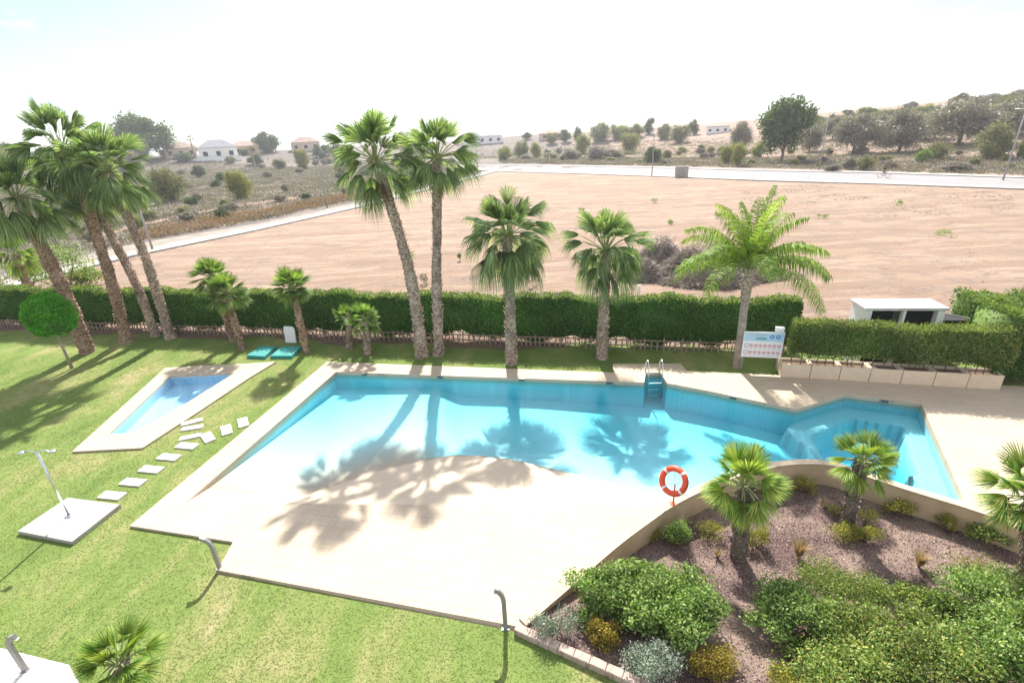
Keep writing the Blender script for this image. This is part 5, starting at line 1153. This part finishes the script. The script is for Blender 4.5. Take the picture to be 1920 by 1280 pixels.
for i, (x, y, w_, h_, k_, lab) in enumerate([
    (506, 286, 62, 36, 'fargreen', 'dark tree clump right of the white villa'), (486, 284, 36, 26, 'fargreen', 'small dark tree left of the dark clump by the white villa'),
    (270, 306, 46, 40, 'farbush', 'olive-yellow bush under the big round pine'), (322, 379, 66, 64, 'farbush', 'big two-tone bush, left of the two round bushes in the scrub'), (455, 374, 62, 58, 'faryellow', 'bright yellow-green bush, right of the two round bushes in the scrub'),
    (10, 292, 70, 30, 'fargreen', 'dark tree line at the left edge of the skyline'), (5, 325, 50, 40, 'faryellow', 'yellow-brown bush at the left edge'), (375, 334, 34, 22, 'fargreen', 'dark green bush below the white villa'), (345, 303, 50, 14, 'fargreen', 'low hedge bush beside the peach villa'),
    (405, 298, 30, 12, 'fargreen', 'low bush against the white villa'), (570, 318, 38, 42, 'faryellow', 'yellow-green bush left of the path lamp'), (524, 318, 44, 20, 'farbush', 'low grey-green bush below the dark tree clump'), (600, 296, 30, 22, 'fargreen', 'dark bush behind the path lamp'),
    (640, 300, 60, 30, 'farbush', 'olive bush behind the leaning tall palm'), (480, 310, 40, 20, 'fargreen', 'small dark bush right of the white villa'), (250, 330, 60, 40, 'scrub', 'greyish dry bush behind the left palm crowns'), (225, 300, 40, 26, 'farbush', 'bush between the left palms and the big round pine'),
    (945, 302, 40, 34, 'faryellow', 'yellowish bush on the road corner, left one'), (978, 296, 40, 36, 'farbush', 'greenish bush on the road corner, right one'), (1005, 296, 34, 34, 'faryellow', 'pale yellow bush left of the small palm'), (1060, 266, 32, 24, 'fargreen', 'dark tree left of the darker round one'), (1082, 262, 24, 24, 'fargreen', 'dark round tree on the skyline left of the bushy rise'),
    (988, 262, 26, 14, 'fargreen', 'small dark tree on the skyline in the centre left'), (1035, 270, 36, 22, 'farbush', 'olive tree below the small pinkish villa'), (1092, 290, 44, 40, 'faryellow', 'tall pale bush left of the bushy rise'), (1125, 265, 60, 34, 'farbush', 'broad olive-green bush at the left end of the bushy rise'), (1160, 262, 50, 34, 'faryellow', 'yellowish bush on top of the bushy rise'), (1190, 258, 50, 28, 'farbush', 'olive bush on the bushy rise behind the bright round one'),
    (1181, 287, 52, 42, 'faryellow', 'bright round bush on the slope below the bushy rise'), (1217, 252, 32, 30, 'fargreen', 'dark round tree standing above the bushy rise'), (1223, 307, 46, 32, 'fargreen', 'dark green bush by the far side of the road'), (1245, 262, 40, 28, 'farbush', 'grey-green bush right of the dark round tree'), (1275, 268, 62, 34, 'farbush', 'long dark bush at the right end of the bushy rise'), (1300, 252, 30, 26, 'fargreen', 'small round tree at the right end of the bushy rise'),
    (1120, 300, 60, 26, 'scrub', 'grey dry bush on the slope left of the bright round bush'), (1150, 298, 50, 18, 'scrub', 'low grey bush beneath the bright round bush'), (1070, 300, 50, 22, 'scrub', 'dry bush left of the grey one on the far verge'), (1250, 298, 26, 16, 'farbush', 'small bush right of the dark green roadside bush'),
    (1314, 286, 22, 14, 'fargreen', 'small dark bush left of the yellow pair, first of three'), (1332, 288, 22, 14, 'faryellow', 'small yellow bush left of the yellow pair, second of three'), (1350, 292, 22, 16, 'farbush', 'small brownish bush left of the yellow pair, third of three'), (1362, 308, 36, 42, 'faryellow', 'yellow-green roadside bush, left of the pair before the big pine'), (1382, 312, 36, 44, 'faryellow', 'yellow-green roadside bush, right of the pair before the big pine'), (1420, 296, 36, 30, 'faryellow', 'lime bush touching the left side of the big pine'),
    (1501, 308, 20, 18, 'faryellow', 'small lime bush right of the big pine trunk'), (1620, 320, 34, 28, 'farbush', 'olive bush on the verge behind the bicycle'), (1590, 318, 34, 20, 'scrub', 'dry bush on the verge left of the bicycle'), (1727, 306, 30, 22, 'bushg', 'bright green bush on the far verge right of the bicycle'), (1755, 300, 44, 30, 'farbush', 'olive bush right of the bright green verge bush'), (1858, 300, 64, 50, 'farbush', 'wide olive bush between the olive trees and the right edge'), (1918, 300, 30, 30, 'farbush', 'olive bush at the right edge of the verge'),
    (1560, 322, 40, 12, 'scrub', 'low dry bush on the far verge right of the big pine'), (1668, 318, 30, 14, 'scrub', 'low dry bush just behind the bicycle rider'), (1790, 322, 60, 14, 'scrub', 'long low dry bush on the right far verge')]):
    kind = k_
    far(kind, x, y, w_, h_, lab, var=i % 3)
for i, (x, y, w_, h_, lab) in enumerate([(1386, 285, 52, 52, 'greyish olive tree left of the big pine'), (1518, 285, 52, 46, 'small olive tree right of the big pine'), (1598, 288, 100, 62, 'wide olive tree above the verge, left of the front three'), (1684, 286, 96, 68, 'dark olive tree above the verge, middle of the front three'), (1795, 272, 126, 66, 'largest olive tree, right of the front three'), (1905, 255, 90, 54, 'olive tree cut by the right edge'),
        (1640, 270, 60, 44, 'olive tree in the second row behind the front trees'), (1735, 262, 60, 40, 'olive tree in the second row between the middle and largest ones'), (1560, 262, 50, 36, 'pale olive tree in the second row, leftmost')]):
    far('olive', x, y, w_, h_, lab, 'olive_tree', 'tree', 'olive grove', i % 2)
rg = random.Random(5)
for i in range(90):
    x = rg.uniform(1530, 1990); base = np.interp(x, [1530, 1600, 1700, 1800, 1920, 2000], [234, 226, 216, 207, 200, 197]); y = base+rg.uniform(-4, 44)*rg.uniform(.3, 1)
    far(['farbush', 'fargreen', 'faryellow', 'scrub'][i % 4], x, y, rg.uniform(26, 54), rg.uniform(13, 24), ['olive-green', 'dark green', 'yellow-green', 'grey-brown'][i % 4]+' shrub on the hill '+('between the big pine and the olive grove' if x < 1680 else 'above the middle of the olive grove' if x < 1810 else 'above the rightmost olive trees'), group='shrubs covering the hill behind the olive grove', var=i % 3, k=i)
for i in range(26):
    x = rg.uniform(-20, 900); y = np.interp(x, [0, 400, 900], [300, 292, 272])+rg.uniform(-5, 14)
    far(['farbush', 'fargreen', 'faryellow'][i % 3], x, y, rg.uniform(24, 46), rg.uniform(10, 20), ['olive-green', 'dark green', 'yellow-green'][i % 3]+' shrub in the far green band, '+('left of the white villa' if x < 370 else 'between white villa and tall palm pair' if x < 620 else 'right of the tall palm pair'), group='shrubs in the distant band below the villas', var=i % 3, k=i)
for i in range(70):
    x = rg.uniform(150, 860); yb = np.interp(x, [0, 250, 480, 705, 860], [505, 448, 408, 362, 326]); y = yb-8-(yb-312)*rg.uniform(0, 1)**1.1; k_ = (y-300)/100
    far(['farbush', 'scrub', 'fargreen', 'olive', 'scrub'][i % 5], x, y, rg.uniform(14, 26)*(1+k_*.6), rg.uniform(7, 13)*(1+k_*.6), ['olive-green', 'dry grey', 'dark green', 'silvery', 'greyish'][i % 5]+' scrub tuft on the open land '+('near the left palms' if x < 330 else 'around the bright yellow-green bush' if x < 560 else 'by the path lamp and tall palms'), group='scrub tufts left of the path', var=i % 3 if i % 5 != 3 else i % 2, k=i)
for i in range(50):
    x = rg.uniform(900, 1900); yb = np.interp(x, [900, 1440, 1920], [305, 312, 326]); y = yb-rg.uniform(0, 1)*np.interp(x, [900, 1440, 1920], [22, 24, 40])
    far(['farbush', 'scrub', 'faryellow', 'scrub'][i % 4], x, y, rg.uniform(14, 30), rg.uniform(7, 13), ['olive-green', 'dry grey', 'yellow-green', 'dry grey'][i % 4]+' tuft on the bank beyond the road, '+('left of the grey cabinet' if x < 1270 else 'between the cabinet and the big pine' if x < 1470 else 'right of the big pine'), group='tufts on the bank beyond the road', var=i % 3, k=i)
# far palms
for i, (x, y, y2, lab) in enumerate(((367, 300, 260, 'small far palm standing beside the white villa'), (480, 318, 282, 'small dark far palm right of the white villa'), (1027, 306, 290, 'little palm by the far side of the road corner'))):
    p = hit(x, y); r = ray(x, y2); hl = math.hypot(r[0], r[1]); z = H+r[2]/hl*math.hypot(p[0], p[1]); palm(p, np.array([p[0], p[1], max(z, p[2]+1)]), lab, 'far palms', 60+i, .28, .22, 20, 1.0, 1.1, .5, 'trunk', 'fargreen' if i else 'leaf_palm', 0, -30, 8)
# leafy shrubs just over the hedge on the left
for i, (x, y, w_, h_, lab) in enumerate(((125, 560, 90, 90, 'light green leafy tree just over the hedge behind the first palm trunk'), (60, 545, 60, 50, 'green bush beside the low palm over the hedge'), (165, 545, 50, 30, 'pale sprig bush over the hedge left of the tallest palm trunk'))):
    p = G3(x, y-8); s = ppm(p); shrub(p, (w_/s/2, w_/s/2, h_/s/2), 2600, .13, M['bushm' if i else 'bushg'], lab, 'shrub', 'shrubs just over the hedge', 330+i, 20, .6, lsize=.36)
# dry scrub stuff over the open land
TRK = [tuple(G(x, y-2.5)) for x, y in trk]
def scatter(name, label, regs, n, size, hgt, mat, seed):
    rng = np.random.default_rng(seed); P = []
    for (reg, m) in regs:
        poly_ = [tuple(G(x, y)[:2]) if y > 300 else tuple(hit(x, y)[:2]) for x, y in reg]; A = np.array(poly_)
        x = rng.uniform(A[:, 0].min(), A[:, 0].max(), m*3); y = rng.uniform(A[:, 1].min(), A[:, 1].max(), m*3); k = inpoly(x, y, poly_); P.append(np.column_stack([x[k], y[k]])[:m])
    P = np.vstack(P); P = P[pdist(P[:, 0], P[:, 1], TRK) > .75]; cl = .62+.5*np.sin(P[:, 0]*.35+np.sin(P[:, 1]*.2)*2)*np.sin(P[:, 1]*.31+1); P = P[cl+rng.uniform(-.35, .35, len(P)) > .3]
    k = 9; Q_ = np.repeat(P, k, 0); m = len(Q_); sz = np.repeat(rng.uniform(.5, 1.5, len(P)), k)
    z = terr(Q_[:, 0], Q_[:, 1])+np.abs(rng.normal(0, 1, m))*hgt*.45*sz+.04
    C = np.column_stack([Q_[:, 0]+rng.normal(0, 1, m)*hgt*.8*sz, Q_[:, 1]+rng.normal(0, 1, m)*hgt*.8*sz, z]); V, F = leaves(C, size, rng, .4, .8)
    tag(mesh(name, V, F, mat), label, 'dry scrub', kind='stuff')
scatter('dry_scrub', 'dry grey-brown scrub on the open land', [([(-60, 515), (250, 455), (480, 415), (700, 368), (860, 328), (860, 305), (400, 318), (0, 345), (-60, 350)], 42000), ([(940, 306), (1440, 315), (1930, 330), (1930, 296), (1440, 296), (1100, 296), (940, 300)], 16000), ([(870, 300), (1100, 292), (1440, 290), (1930, 292), (1930, 215), (1700, 225), (1450, 250), (1150, 262), (870, 282)], 10000), ([(-40, 345), (400, 316), (860, 303), (860, 280), (400, 298), (-40, 318)], 16000)], 0, .30, .42, M['scrub'], 41)
scatter('green_scrub', 'scattered green weeds on the open land', [([(-60, 515), (250, 455), (480, 415), (700, 368), (860, 328), (860, 305), (400, 318), (0, 345), (-60, 350)], 7000), ([(940, 306), (1440, 315), (1930, 330), (1930, 225), (1440, 262), (1150, 270), (940, 285)], 6000)], 0, .25, .5, M['farbush'], 42)
scatter('rusty_weeds', 'rusty brown weeds beside the concrete path', [([(255, 452), (330, 440), (500, 408), (700, 366), (700, 358), (500, 392), (330, 418), (255, 436)], 4200)], 0, .18, .5, M['red'], 43)

# ------------------------------------------------------------------ light haze in the air
b = NB('haze'); pv = b.n('ShaderNodeVolumePrincipled'); pv.inputs['Color'].default_value = (.93, .95, 1.0, 1); pv.inputs['Density'].default_value = .0004; pv.inputs['Anisotropy'].default_value = .3
b.l(pv.outputs[0], b.out.inputs[1])
hz = MB(); hz.box((0, 520, 10), (2600, 1400, 80)); tag(hz.build('haze', b.m), 'thin pale haze over the far land', 'haze', kind='stuff')

scatter('stubble', 'grey stubble and small clods on the sandy plot', [([(1380, 345), (1900, 358), (1900, 400), (1660, 420), (1400, 392)], 5000), ([(930, 330), (1400, 345), (1400, 372), (900, 350)], 900), ([(300, 495), (900, 370), (1850, 470), (1850, 560), (1500, 590), (300, 530)], 700)], 0, .07, .07, M['twig'], 44)
